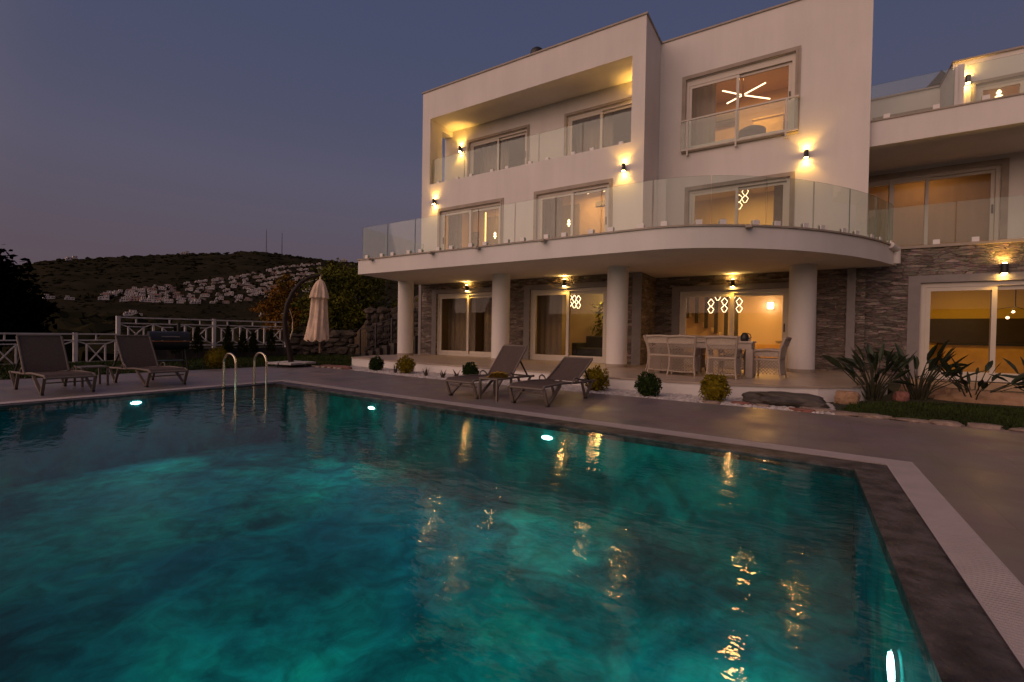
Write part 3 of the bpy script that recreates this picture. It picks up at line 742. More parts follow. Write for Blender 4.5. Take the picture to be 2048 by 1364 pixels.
# windows
m = MB()
window(villa, Y1, *D1, .5, .0, 'left', None, .10, .10); window(villa, Y1, *D2, .5, .0, 'left', None, .10, .10)
window(villa, Y2, *D3, .5, .0, 'left', 'right', .10, .10)
for (a,b,l,h), Y in ((D1,Y1),(D2,Y1),(D3,Y2)):
    m = MB(); m.box(a-.24, a-.002, Y-.03, Y-.001, ZT, h+.17); m.box(b+.002, b+.24, Y-.03, Y-.001, ZT, h+.17); m.box(a-.002, b+.002, Y-.03, Y-.001, h+.002, h+.17); m.build('door_surround', GREY, villa)
window(villa, Y1, *F1, .5, .13, 'left', 'left'); window(villa, Y1, *F2, .5, .13, 'left', 'right'); window(villa, Y2, *F3, .5, .13, 'left', None)
window(villa, Y2, *U3, .5, .13, 'left', 'right', top=.12)
window(villa, 16.0, *L1w, .5, .11, 'left', 'right'); window(villa, 16.0, *L2w, .5, .11, 'left', 'right')
# juliet balustrade in front of the top right window
ju = MB()
x0, x1, zb, zt, yj = -3.60, -.22, 7.44, 8.47, Y2-.13
ju.box(x0, x1, yj-.025, yj+.025, zt-.05, zt); ju.box(x0, x1, yj-.02, yj+.02, zb, zb+.05)
for x in (x0+.22, (x0+x1)/2, x1-.32):
    ju.box(x-.025, x+.025, yj-.026, yj+.026, zb-.16, zt-.002); ju.box(x-.02, x+.02, yj+.02, Y2-.002, zb-.14, zb-.10)
ju.box(x0, x0+.04, yj-.02, Y2-.002, zt-.045, zt-.005); ju.box(x1-.04, x1, yj-.02, Y2-.002, zt-.045, zt-.005)
jb = ju.build('window_guard', FRM, villa)
m = MB(); m.box(x0+.02, x1-.02, yj-.006, yj+.006, zb+.05, zt-.05); m.build('guard_glass', RAIL, jb)
m = MB(); m.box(-3.58, -.22, Y2-.10, Y2-.001, 7.40, 7.435); m.build('window_sill', TRIM, villa)

# terrace
TE = [(-13.75,10.95),(-10.3,10.45),(-6.6,10.3),(-4.2,10.05),(-3.1,9.98),(-2.2,9.98),(-1.3,10.12),(-.4,10.42),(.3,10.8),(.85,11.3),(1.25,11.95),(1.55,12.8),(1.75,13.9),(1.85,15.0),(1.9,16.298)]
m = MB(); m.prism(TE + [(-4.352,16.298),(-4.352,14.548),(-13.9,14.548),(-14.2,12.4)], -.1, ZT-.035, 0); m.build('terrace_plinth', PL, villa)
te2 = offset(TE, .03)
m = MB(); m.prism(te2 + [(-4.352,16.298),(-4.352,14.548),(-13.95,14.548),(-14.25,12.4)], ZT-.034, ZT); m.build('terrace_floor', TILE, villa)

# rooms -------------------------------------------------------------
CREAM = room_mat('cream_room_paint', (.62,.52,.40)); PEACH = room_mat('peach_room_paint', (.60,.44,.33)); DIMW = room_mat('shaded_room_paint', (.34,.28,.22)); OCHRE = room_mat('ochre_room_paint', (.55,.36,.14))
WARM = (1.,.50,.14); PCH = (1.,.51,.15); AMB = (1.,.46,.09)
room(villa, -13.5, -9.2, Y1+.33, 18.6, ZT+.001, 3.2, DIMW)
room(villa, -9.1, -4.7, Y1+.33, 19.2, ZT+.001, 3.2, CREAM)
room(villa, -4.3, .9, Y2+.33, 20.6, ZT+.001, 3.2, CREAM)
room(villa, -13.4, -9.1, Y1+.29, 17.2, 3.80, 6.9, PEACH)
room(villa, -9.0, -4.9, Y1+.29, 17.2, 3.80, 6.9, PEACH)
room(villa, -4.3, 1.2, Y2+.29, 20.5, 3.80, 6.9, CREAM)
room(villa, -4.3, 1.2, Y2+.29, 20.5, 7.45, 10.8, PEACH)
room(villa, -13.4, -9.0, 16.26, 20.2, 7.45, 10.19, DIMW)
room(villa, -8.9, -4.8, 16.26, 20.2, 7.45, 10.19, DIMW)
def ceil_light(x, y, z, e, col, s=.5): lamp('room_light', 'AREA', (x,y,z), e, col, shape='DISK', size=s, aim=(0,0,-1))
ceil_light(-11, 17, 3.1, 7, WARM); ceil_light(-7, 17.4, 3.1, 22, WARM); ceil_light(-1.4, 18.8, 3.12, 85, (1.,.47,.10))
ceil_light(-11.2, 16.2, 6.8, 52, PCH); ceil_light(-7, 16.2, 6.8, 48, PCH); ceil_light(-1.6, 18.6, 6.8, 105, PCH)
ceil_light(-1.8, 18.6, 10.7, 90, PCH); ceil_light(-11.2, 18.5, 10.1, 3, PCH); ceil_light(-7, 18.5, 10.1, 2.5, PCH)

# curtains
def curtain(x0, x1, y, z0, z1, label, amp=.035, mt=CURT):
    m = MB(); n = max(6, int((x1-x0)/.045)); A = []; 
    for i in range(n+1):
        x = x0+(x1-x0)*i/n; A.append((x, y+amp*math.sin(i*1.15)+amp*.5*math.sin(i*.43)))
    vs = [(a,b,z0) for a,b in A]+[(a,b,z1) for a,b in A]+[(a,b+.01,z0) for a,b in A]+[(a,b+.01,z1) for a,b in A]
    k = n+1
    m.mesh(vs, [(i,i+1,k+i+1,k+i) for i in range(n)]+[(2*k+i+1,2*k+i,3*k+i,3*k+i+1) for i in range(n)], 0, True)
    o = recentre(m.build('curtain', mt), ((x0+x1)/2, y, z0)); return tag(o, label, 'curtain')
curtain(-12.95,-12.2,15.25,3.82,6.5,'grey curtain gathered inside the left lit window above the slab')
curtain(-8.35,-7.55,15.25,3.82,6.5,'grey curtain gathered inside the right lit bedroom window above the slab')
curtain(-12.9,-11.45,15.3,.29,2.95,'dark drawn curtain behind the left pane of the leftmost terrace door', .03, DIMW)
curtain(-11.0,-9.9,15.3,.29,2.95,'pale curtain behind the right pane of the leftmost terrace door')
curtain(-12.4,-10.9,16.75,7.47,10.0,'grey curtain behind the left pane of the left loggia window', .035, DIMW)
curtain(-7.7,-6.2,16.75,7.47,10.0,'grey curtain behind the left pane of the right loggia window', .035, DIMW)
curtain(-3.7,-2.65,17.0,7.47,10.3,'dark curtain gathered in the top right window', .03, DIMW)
curtain(-.85,-.4,17.05,3.82,6.5,'sheer pale curtain in the window behind the curved balcony', .02)
curtain(-8.6,-7.55,15.4,.29,2.95,'dark curtain inside the second terrace door', .03, DIMW)

# light fittings indoors
GLOW = emit('warm_lamp_glow', (1.,.66,.36), 5)
GLOWY = emit('amber_strip_glow', (1.,.60,.16), 3.5)
def ringlamp(name, label, items, top):
    c = Vector(items[0]); r = empty(name, (c.x, c.y, top), label, 'chandelier')
    m = MB(); m.box(min(i[0] for i in items)-.1, max(i[0] for i in items)+.1, c.y-.05, c.y+.05, top-.05, top); m.build('ceiling_bar', BLK, r)
    for x, y, z, n in items:
        m = MB()
        for k in range(n):
            zc = z-.25*k
            pts = [(x, y, zc+.14), (x+.10, y, zc+.02), (x+.03, y, zc-.11), (x-.03, y, zc-.11), (x-.10, y, zc+.02), (x, y, zc+.14)]
            m.tube(pts, .011, 6)
        p = m.build('glowing_ring', GLOW, r)
        m = MB(); m.cyl((x,y,z+.14),(x,y,top-.05),.006,n=5); m.build('wire', BLK, r)
ringlamp('chandelier', 'chandelier of glowing diamond rings behind the dining terrace door', [(-2.75,17.6,2.42,2),(-2.53,17.6,2.62,1),(-2.31,17.6,2.45,2),(-2.06,17.6,2.62,1),(-1.84,17.6,2.44,2)], 3.18)
ringlamp('chandelier', 'chandelier of glowing rings in the second terrace door', [(-7.75,16.5,2.66,2),(-7.55,16.5,2.62,2),(-7.38,16.5,2.6,2)], 3.18)
ringlamp('chandelier', 'chandelier of glowing rings behind the curved balcony glass', [(-1.92,17.6,6.0,2),(-1.74,17.6,6.2,2)], 6.88)
r = empty('chandelier', (-1.95,18.2,10.78), 'starburst chandelier of four glowing sticks in the top window', 'chandelier')
c = Vector((-1.95,18.2,9.82))
m = MB(); m.cyl(c,(c.x,c.y,10.78),.012,n=6); m.build('rod', BLK, r)
for dx, dy, dz in ((.71,.0,.24),(.85,0,-.35),(-.67,0,.33),(-.52,0,-.17)):
    m = MB(); m.cyl(c+Vector((dx,dy,dz))*.08, c+Vector((dx,dy,dz)), .022, n=8); m.build('light_stick', GLOW, r)
def pendant(x, y, z, top, label):
    r = empty('pendant_lamp', (x,y,top), label, 'pendant lamp')
    m = MB(); m.cyl((x,y,z+.2),(x,y,top),.006,n=5); m.build('wire', BLK, r)
    m = MB(); m.lathe([(0,.15),(.03,.13),(.06,.06),(.025,.0),(.085,-.04),(.03,-.08),(.035,-.13),(0,-.15)], (x,y,z), 12); m.build('lamp_shade', GLOW, r)
pendant(-11.3,16.4,5.45,6.88,'small glowing pendant in the left lit window above the slab')
pendant(-7.8,16.4,5.58,6.88,'small glowing pendant in the right lit bedroom window above the slab')
def strip(x, y, z0, z1, label):
    m = MB(); m.box(x-.03, x+.03, y-.015, y, z0, z1); m.box(x-.06, x+.06, y+.001, y+.02, z0-.03, z1+.03, 1)
    return tag(recentre(m.build('led_strip', [GLOWY, FRM]), (x,y,z0)), label, 'light strip')
strip(-12.36,17.17,4.6,6.75,'vertical amber light strip on the wall of the left lit bedroom'); strip(-8.62,17.17,4.6,6.7,'vertical amber light strip on the wall of the right lit bedroom')
m = MB()
for dx, l in ((-.3,.5),(.35,.6)): m.cyl((-6.9+dx,16.8,6.74),(-6.9+dx+l*.8,16.6,6.80),.022,n=6)
tag(recentre(m.build('ceiling_lamp', GLOW), (-5.9,16.8,6.8)), 'two glowing rods under the ceiling of the right lit bedroom', 'ceiling lamp')
m = MB(); m.box(-1.14,-.96,20.45,20.6,2.36,2.58); m.box(-1.18,-.92,20.57,20.6,2.32,2.62,1)
tag(recentre(m.build('cube_lamp', [emit('cube_lamp_glow',(1.,.72,.42),14), FRM]), (-.63,20.6,2.3)), 'glowing cube lamp on the orange wall behind the dining terrace', 'wall lamp')
lamp('cube_light', 'POINT', (-1.05,20.3,2.47), 7, AMB, shadow_soft_size=.1)
# staircase screen of hanging dark boards
DK = mat('dark_stair_board', (.05,.05,.05), .5)
GP = room_mat('grey_headboard_paint', (.20,.17,.15))
for X, lab in ((-11.75,'grey wall panel beside the light strip in the left lit bedroom'),(-8.05,'grey wall panel beside the light strip in the right lit bedroom')):
    m = MB(); m.box(X-.5, X+.35, 17.12, 17.19, 3.9, 6.5); tag(recentre(m.build('wall_panel', GP), (X,17.15,3.9)), lab, 'wall panel')
r = empty('stair_screen', (-2.6,19.6,ZT), 'dark hanging boards of the staircase screen indoors', 'stair screen')
for i in range(6):
    x = -4.0+i*.36; m = MB(); m.box(x, x+.13, 19.5, 19.6, 1.95-i*.2, 3.19); m.build('board', DK, r)
m = MB()
for i in range(9): m.box(-4.25+i*.3, -3.95+i*.3, 19.62, 20.5, ZT+.002, 2.2-i*.2)
m.build('stair_flight', CREAM, r)
m = MB(); m.box(-.85,-.30,20.56,20.595,1.05,1.10); m.box(-.8,-.35,20.55,20.56,1.06,1.09); tag(recentre(m.build('switch_plate', GREY), (-.55,20.6,1.05)), 'grey switch plate on the orange wall by the dining terrace', 'switch plate')
m = MB(); m.box(-4.28,.88,20.5,20.598,ZT+.002,.95); tag(recentre(m.build('wall_panel', OCHRE), (-1.7,20.6,ZT)), 'low ochre wall panel behind the dining terrace door', 'wall panel')
# sofa and lit plant behind the second door
SOFA = mat('dark_sofa_cloth', (.05,.05,.055), .9)
r = empty('sofa', (-5.9,17.2,ZT), 'dark sofa seen through the second terrace door', 'sofa')
m = MB(); m.box(-7.6,-5.7,16.9,17.8,ZT+.05,ZT+.42); m.build('seat', SOFA, r, bevel=.04)
m = MB(); m.box(-7.6,-5.7,17.81,18.05,ZT+.05,ZT+.9); m.build('backrest', SOFA, r, bevel=.04)
for x in (-7.82,-5.69): m = MB(); m.box(x,x+.2,16.9,18.05,ZT+.05,ZT+.62); m.build('armrest', SOFA, r, bevel=.04)
LEAFY = mat('yellow_green_leaf', (.20,.22,.02), .6, .3, 9)
r = empty('house_plant', (-7.2,18.3,ZT), 'lit yellow green house plant behind the second terrace door', 'plant')
m = MB(); m.lathe([(.16,0),(.22,.4),(.2,.42),(.0,.38)], (-7.2,18.3,ZT)); m.build('pot', CONC, r)
m = MB(); rq = random.Random(2)
for i in range(170):
    a = rq.uniform(0,6.28); t = rq.uniform(0,1); p = Vector((-7.2+math.cos(a)*.4*t, 18.3+math.sin(a)*.3*t, ZT+.6+rq.random()*1.7)); d = Vector((rq.uniform(-1,1),rq.uniform(-1,1),rq.uniform(-.8,.6))).normalized()*.16; e = d.cross(Vector((rq.random(),.3,1))).normalized()*.05
    m.face([p-d, p+e, p+d, p-e])
m.build('foliage', LEAFY, r)
lamp('plant_light','POINT',(-7.0,18.0,2.9),14,(1.,.75,.2),shadow_soft_size=.1)
m = MB(); m.box(-4.2,-1.2,20.2,20.45,3.81,4.45); m.box(-3.0,-2.0,19.9,20.19,3.81,4.3); tag(recentre(m.build('sideboard', FRM), (-2.7,20.3,3.81)), 'white sideboard in the room behind the curved balcony', 'sideboard')
m = MB(); m.lathe([(.0,.30),(.25,.28),(.42,.18),(.42,.05),(.3,0),(0,0)], (-1.55,17.2,7.9), 18); m.lathe([(.14,-.44),(.05,-.40),(.05,0)], (-1.55,17.2,7.9), 12); tag(recentre(m.build('round_stool', mat('brown_stool_cloth',(.12,.09,.07),.9)), (-1.55,17.2,7.46)), 'round brown pouf stool inside the top right window', 'stool')
m = MB(); m.box(-1.75,-.75,19.9,20.4,7.46,9.55); m.box(-1.78,-.72,19.85,20.42,9.55,9.6); tag(recentre(m.build('bookcase', mat('yellow_cabinet',(.75,.52,.18),.6)), (-.8,20,7.46)), 'tall narrow cabinet inside the top right window', 'cabinet')

m = MB(); m.box(-3.35,-2.35,20.2,20.45,9.85,10.15); m.box(-3.3,-2.4,20.17,20.199,9.88,9.93,1); tag(recentre(m.build('air_conditioner', [GREY, BLK]), (-2.9,20.4,9.85)), 'grey air conditioner high on the wall of the top right room', 'air conditioner')
m = MB(); m.box(-7.0,-6.4,17.12,17.19,6.30,6.48); tag(recentre(m.build('air_vent', GREY), (-6.7,17.15,6.3)), 'small grey vent high in the right lit bedroom', 'vent')
for X, Y, z, w_, h_, lab in ((-13.0,17.17,5.2,.5,.7,'framed picture in the left lit bedroom'),(-6.2,17.17,5.3,.8,.5,'framed picture in the right lit bedroom'),(.2,20.46,5.6,.9,.6,'framed picture in the room behind the curved balcony'),(-6.3,19.17,1.9,1.1,.7,'framed picture in the room of the second terrace door')):
    m = MB(); m.box(X-w_/2,X+w_/2,Y-.03,Y,z,z+h_); m.box(X-w_/2+.05,X+w_/2-.05,Y-.034,Y-.0301,z+.05,z+h_-.05,1); tag(recentre(m.build('picture', [BLK, mat('abstract_print',(.30,.22,.14),.6,.6,6,col2=(.10,.12,.12))]), (X,Y,z)), lab, 'picture')
# ------------------------------------------------------------------ right wing (neighbouring house joined to the villa)
YW = 16.55
wing = empty('neighbouring_house', (4.5,18,0), 'lower white house with stone ground floor joined at the right', 'house')
W4 = (2.72, 5.9, .17, 2.77)
WD = (1.62, 4.86, 3.86, 6.42)
m = MB(); m.wall('y', YW, .3, 1.501, 9, -.2, 3.72, [W4]); m.build('stone_wall', STONE, wing)
m = MB(); m.box(1.501, 9, YW-.05, YW+.35, 3.721, 3.80); m.build('ledge', TRIM, wing)
m = MB(); m.box(1.501, 9, YW+.351, 19.1, 3.6, 3.78); m.build('balcony_floor', TILE, wing)
m = MB(); m.wall('y', 19.1, .25, 1.501, 9, 3.78, 6.70, [WD]); m.build('balcony_wall', PL, wing)
m = MB(); m.box(1.502, 9, YW-.02, 24, 6.70, 7.39); m.build('upper_slab', PL, wing)
m = MB(); m.box(1.502, 9, YW-.05, YW+.2, 7.391, 7.43); m.build('slab_edge', TRIM, wing)
m = MB(); m.wall('y', 20.0, .25, 1.6, 3.9, 7.39, 9.42, [(2.0,3.62,7.45,8.72)]); m.build('penthouse_wall', PL, wing)
window(wing, 20.0, 2.0,3.62,7.45,8.72, .55, .1, 'left')
m = MB(); m.wall('y', 18.5, .25, 3.62, 9, 7.39, 9.42, [(4.12,7.6,7.45,8.66)]); m.box(3.62, 3.9, 18.75, 20, 7.39, 9.42); m.build('penthouse_wall', PL, wing)
m = MB(); m.box(3.60, 9, 18.44, 24, 9.421, 9.47); m.box(1.6, 3.599, 19.94, 24, 9.421, 9.47); m.build('roof_edging', COPE, wing)
window(wing, 18.5, 4.12,7.6,7.45,8.66, .28, .1, 'left')
m = MB(); m.box(3.37,3.50, YW+.15, 18.49, 7.432, 8.56); m.box(3.30,3.369,YW+.10,YW+.35,7.432,8.50); m.build('dividing_fin', PL, wing)
balustrade(wing, [(1.53,YW+.05),(9,YW+.05)], 3.80, 1.10, 2.1)
balustrade(wing, [(1.53,YW+.05),(3.29,YW+.05)], 7.432, 1.02, 1.8)
balustrade(wing, [(3.52,YW+.05),(9,YW+.05)], 7.432, 1.02, 1.8)
window(wing, 19.1, *WD, .5, .16, 'left', 'right')
m = MB(); m.box(2.30, 2.42, 19.06, 19.25, WD[2]+.09, WD[3]-.09); m.build('mullion', FRM, wing)
window(wing, YW, *W4, .46, .0, 'left', None, .12, .10)
m = MB(); a,b,l,h = W4; m.box(a-.26, a-.002, YW-.03, YW-.001, .0, h+.20); m.box(b+.002, b+.26, YW-.03, YW-.001, .0, h+.20); m.box(a-.002, b+.002, YW-.03, YW-.001, h+.002, h+.20); m.build('window_surround', GREY, wing)
m = MB(); m.box(2.45, 6.2, YW-.30, YW-.002, -.1, .14); m.build('window_step', mat('sandstone_step', (.40,.27,.16), .8, .15, 4), wing)
# back volume so that no sky shows through
m = MB(); m.box(1.51, 9, 22.6, 22.85, -.2, 9.42); m.box(8.9, 9, 16.86, 22.59, -.2, 3.59); m.build('rear_wall', PL, wing)
KITW = room_mat('yellow_kitchen_paint', (.60,.40,.10))
room(wing, 1.9, 8.8, YW+.31, 20.8, .17, 3.3, KITW)
room(wing, 1.6, 8.8, 19.36, 22.4, 3.8, 6.68, CREAM); room(wing, 1.7, 3.8, 20.26, 22.4, 7.45, 9.4, CREAM); room(wing, 3.95, 8.8, 18.76, 22.4, 7.45, 9.4, CREAM)
ceil_light(4.6, 18.8, 3.2, 46, (1.,.58,.10)); ceil_light(3.2, 20.5, 6.6, 55, (1.,.68,.36)); ceil_light(5.2, 20.3, 9.3, 60, PCH)
curtain(1.7,4.9,19.6,3.85,6.6,'beige roller blind drawn behind the wing balcony door', .004, BLIND)
curtain(4.1,7.6,19.1,7.47,9.2,'beige blind behind the penthouse window at top right', .004, BLIND)
curtain(2.0,3.6,20.5,7.47,9.0,'beige blind behind the low penthouse window beside the villa', .004, BLIND)
pendant(4.72,18.95,8.42,9.38,'small glowing pendant in the penthouse window at top right')
m = MB(); m.lathe([(.0,.75),(.1,.62),(.42,.22),(.44,.18),(.1,.18),(.1,0)], (3.75,20.6,9.47), 16); m.build('roof_cowl', BLK, wing)
# kitchen
r = empty('kitchen_counter', (4.6,20.2,.17), 'yellow fronted kitchen counter seen through the right window', 'kitchen counter')
m = MB(); m.box(3.9, 8.6, 20.0, 20.7, .2, 1.08); m.build('cupboard', mat('amber_cupboard', (.50,.28,.05), .4), r)
m = MB(); m.box(3.86, 8.62, 19.95, 20.7, 1.081, 1.14); m.build('worktop', BLK, r)
m = MB(); m.box(1.95, 8.6, 20.72, 20.78, 1.145, 1.95); m.build('splashback', mat('dark_splashback', (.05,.035,.022), .3), r)
m = MB(); m.box(1.95, 3.0, 20.3, 20.7, 2.05, 3.0); m.box(1.93,3.3,20.2,20.7,2.0,2.045,1); m.build('wall_cupboard', [mat('ochre_cupboard', (.45,.27,.07), .5), FRM], r)
r = empty('kitchen_pendant', (5.05,18.4,3.28), 'black kitchen pendant with four small lit bulbs', 'pendant lamp')
m = MB(); m.cyl((5.05,18.4,2.2),(5.05,18.4,3.28),.012,n=6); m.build('rod', BLK, r)
for dx,dy,dz in ((-.42,0,.0),(.0,.15,-.02),(.3,-.1,-.08),(-.2,-.2,-.2)):
    m = MB(); m.cyl((5.05,18.4,2.2),(5.05+dx,18.4+dy,2.12+dz),.008,n=5); m.build('arm', BLK, r)
    m = MB(); m.mesh([v*.04+Vector((5.05+dx,18.4+dy,2.08+dz)) for v in ICO2[0]], ICO2[1], 0, True); m.build('bulb', GLOW, r)

# ------------------------------------------------------------------ up and down wall lamps
SPOTC = (1.,.51,.07)
BULB = emit('sconce_lens_glow', (1.,.58,.16), 160)
def sconce(x, Y, z, label, e=8, s=1.0):
    r = empty('wall_lamp', (x, Y, z), label, 'wall lamp', 'up and down lamps on the house walls')
    y = Y-.11; m = MB(); m.cyl((x,y,z-.112*s),(x,y,z+.112*s),.060*s,n=20,cap=False); m.cyl((x,y,z-.085*s),(x,y,z+.085*s),.0585*s,n=20); m.box(x-.03,x+.03,y+.048*s,Y-.002,z-.04,z+.04)
    m.build('body', BLK, r)
    for sg in (1,-1):
        m = MB(); m.lathe([(.046*s,sg*.09*s),(.046*s,sg*.108*s),(.034*s,sg*.122*s),(0,sg*.128*s)], (x,y,z), 16); m.build('lens', BULB, r)
        lamp('sconce_beam', 'SPOT', (x,y,z+sg*.14*s), e, SPOTC, spot_size=R_(112), spot_blend=.55, shadow_soft_size=.03, aim=(0,.12,sg))
sconce(-13.07, Y1, 6.66, 'black wall lamp at the far left corner above the left lit window', 19)
sconce(-4.97, Y1, 6.62, 'black wall lamp above the right lit bedroom window near the corner', 24)
sconce(.0, Y2, 6.68, 'black wall lamp between the two right windows of the tall block', 26)
sconce(-12.9, 16.0, 9.30, 'black wall lamp in the left end of the upper loggia', 38)
sconce(-5.0, 16.0, 9.30, 'black wall lamp hidden in the right end of the upper loggia', 38)
sconce(-11.27, Y1, 2.99, 'black wall lamp above the leftmost terrace door', 14)
sconce(-7.0, Y1, 3.0, 'black wall lamp above the second terrace door', 14)
sconce(-1.9, Y2, 2.94, 'black wall lamp above the dining terrace door', 16)
sconce(4.30, YW, 3.06, 'black wall lamp on the stone wall above the kitchen window', 21, 1.15)
sconce(3.93, 18.5, 8.82, 'small wall lamp by the penthouse window at top right', 12)

# ------------------------------------------------------------------ garden ground
GRND = mat('lawn_soil', (.030,.030,.012), .95, .3, 2.)
GRASS = mat('dark_lawn_blade', (.025,.036,.010), .8, .35, .8, col2=(.040,.056,.014), spec=.1)
lw = MB()
lw.prism([(-21.6,-8),(-14.91,-8),(-14.91,5.),(-14.73,8.61),(-13.9,9.31),(-12.33,9.41),(-13.75,10.96),(-14.2,12.4),(-13.95,14.6),(-13.95,24),(-21.6,24)], -.3, -.02)
lw.prism([(.2,9.6),(.75,8.95),(2.6,8.86),(12,8.61),(12,16.5),(1.95,16.5),(1.85,13.9),(1.3,11.9),(.9,11.2),(.4,10.7)], -.3, -.02)
tag(lw.build('lawn', GRND), kind='structure')
gr = MB(); rg = random.Random(5)
def blades(n, fn, h):
    for i in range(n):
        x, y = fn(); a = rg.uniform(0,6.28); hh = h*rg.uniform(.6,1.3); w = .006+.004*rg.random(); k = 1 + .05*math.hypot(x,y)
        dx, dy = math.cos(a)*w*k, math.sin(a)*w*k; lx, ly = rg.gauss(0,hh*.35), rg.gauss(0,hh*.35)
        gr.face([(x-dx,y-dy,-.02),(x+dx,y+dy,-.02),(x+lx,y+ly,-.02+hh)])
def inpoly(x, y, P):
    c = False; j = len(P)-1
    for i in range(len(P)):
        if (P[i][1] > y) != (P[j][1] > y) and x < (P[j][0]-P[i][0])*(y-P[i][1])/(P[j][1]-P[i][1])+P[i][0]: c = not c
        j = i
    return c
LP = [(-20.5,1.5),(-14.93,1.5),(-14.93,5.),(-14.75,8.62),(-13.9,9.33),(-12.4,9.45),(-13.75,10.9),(-14.4,14.6),(-20.5,14.6)]
RP = [(.55,9.35),(.85,9.1),(2.6,9.02),(7.5,8.85),(7.5,12.2),(3.9,12.1),(2.2,11.9),(1.35,11.4),(.8,10.6)]
def pick(P, x0, x1, y0, y1):
    def f():
        while True:
            x, y = rg.uniform(x0,x1), rg.uniform(y0,y1)
            if inpoly(x,y,P): return x, y
    return f
blades(26000, pick(LP,-20.5,-12.4,1.5,14.6), .07)
blades(20000, pick(RP,.5,7.5,8.8,12.2), .06)
tag(gr.build('lawn_grass', GRASS), 'short dark green lawn grass', 'grass', kind='stuff')

# white pebbles between deck and terrace
PEB = mat('white_marble_pebble', (.50,.45,.42), .7, .25, 7)
pb = MB(); 
def ypeb(x): return 9.0 if x > -8.8 else 9.0 + (-8.8-x)*.13
pb.prism([(-12.33,9.41),(-11.3,9.33),(-8.8,9.01),(.75,8.93),(.3,9.7),(.9,11.2),(.3,10.79),(-.4,10.41),(-1.3,10.11),(-2.2,9.97),(-3.1,9.97),(-4.2,10.04),(-6.6,10.29),(-10.3,10.44),(-13.7,10.9)], -.3, -.035, 0)
for i in range(9000):
    x = rg.uniform(-11.9,.5); y0 = ypeb(x); y = y0 + rg.random()**1.1*1.35
    k = rg.uniform(.018,.05); vs, fs = ICO1
    rot = Matrix.Rotation(rg.uniform(0,6), 3, 'Z')
    pb.mesh([(rot @ Vector((v.x*k*rg.uniform(.9,1.4), v.y*k, v.z*k*.7))) + Vector((x,y,-.03+k*.3)) for v in vs], fs, 0, False)
tag(pb.build('white_pebbles', PEB), 'bed of white pebbles between deck and terrace step', 'pebbles', kind='stuff')

# rocks and stepping stones
def rock(name, c, rx, ry, rz, mt, label, seed, group=None, amp=.28, cat='rock', sub=ICO3, flat=.75):
    m = MB(); vs = []
    for v in sub[0]:
        k = 1 + amp*noise.noise(v*1.3+Vector((seed,0,0))) + amp*.5*noise.noise(v*3.1+Vector((0,seed,0)))
        z = max(-flat, min(flat, v.z*k*1.25))
        vs.append((v.x*k*rx, v.y*k*ry, z*rz/flat))
    m.mesh(vs, sub[1], 0, False); o = m.build(name, mt); o.location = c
    return tag(o, label, cat, group)
SLT = mat('grey_brown_slate_rock', (.075,.062,.050), .75, .3, 5, .6, 18)
SND = mat('buff_garden_stone', (.33,.20,.115), .85, .2, 5, .5, 22)
RED = mat('reddish_stone', (.24,.10,.075), .85, .2, 6, .5, 22)
SLB = mat('warm_flagstone', (.24,.175,.135), .8, .35, 3.5, .5, 20)
rock('rock', (-.28,9.72,.09), .66,.40,.10, SLT, 'large flat grey slate rock at the foot of the terrace step', 1.3, amp=.38)
rock('rock', (.75,10.75,.09), .19,.15,.13, SND, 'buff coloured boulder by the terrace end left of the big plants', 4.1)
rock('rock', (1.72,12.0,.07), .12,.11,.10, RED, 'reddish round stone among the big leaved plants', 7.7)
rock('rock', (3.15,12.9,.05), .75,.34,.16, SND, 'broad buff stone under the kitchen window', 9.2)
rock('rock', (2.35,13.4,.05), .45,.3,.17, SND, 'buff stone behind the middle plant under the kitchen window', 12.2)
rock('rock', (-13.0,9.75,-.01), .75,.35,.06, RED, 'flat reddish slab on the lawn corner left of the pebbles', 3.3)
rr = random.Random(8)
xs = [.25,.62,1.0,1.42,1.78,2.2,2.62,3.05,3.5,3.95,4.4,4.85]
for i, x in enumerate(xs):
    yy = 9.25 - .10*i if i < 3 else 8.98 - .02*(i-3)
    lab = ['broad flagstone lying against the big slate rock','second flagstone from the big slate rock along the lawn edge','third flagstone from the big slate rock along the lawn edge'][i] if i < 3 else 'rough flagstone in the row edging the right lawn'
    rock('edging_stone', (x, yy+rr.uniform(-.04,.06), .0), rr.uniform(.17,.25), rr.uniform(.12,.17), rr.uniform(.025,.05), SLB, lab, 20+i*3.7, 'flagstones edging the right lawn', .35, 'stone')
for i, (x,y) in enumerate([(-.55,9.2),(-.9,9.28),(-1.35,9.05),(.05,9.05)]):
    rock('edging_stone', (x,y,.0), rr.uniform(.10,.2), .09, .035, [SLB,RED][i%2], 'small flat stone in front of the big slate rock', 70+i*2.7, 'small stones before the slate rock', .35, 'stone')
for i in range(7):
    rock('edging_stone', (-14.0+i*.28,9.42+rr.uniform(-.04,.04),.0), .12,.08,.045, SLB, 'small pale stone edging the lawn behind the deck corner', 90+i*2.1, 'small stones edging the left lawn', .3, 'stone')

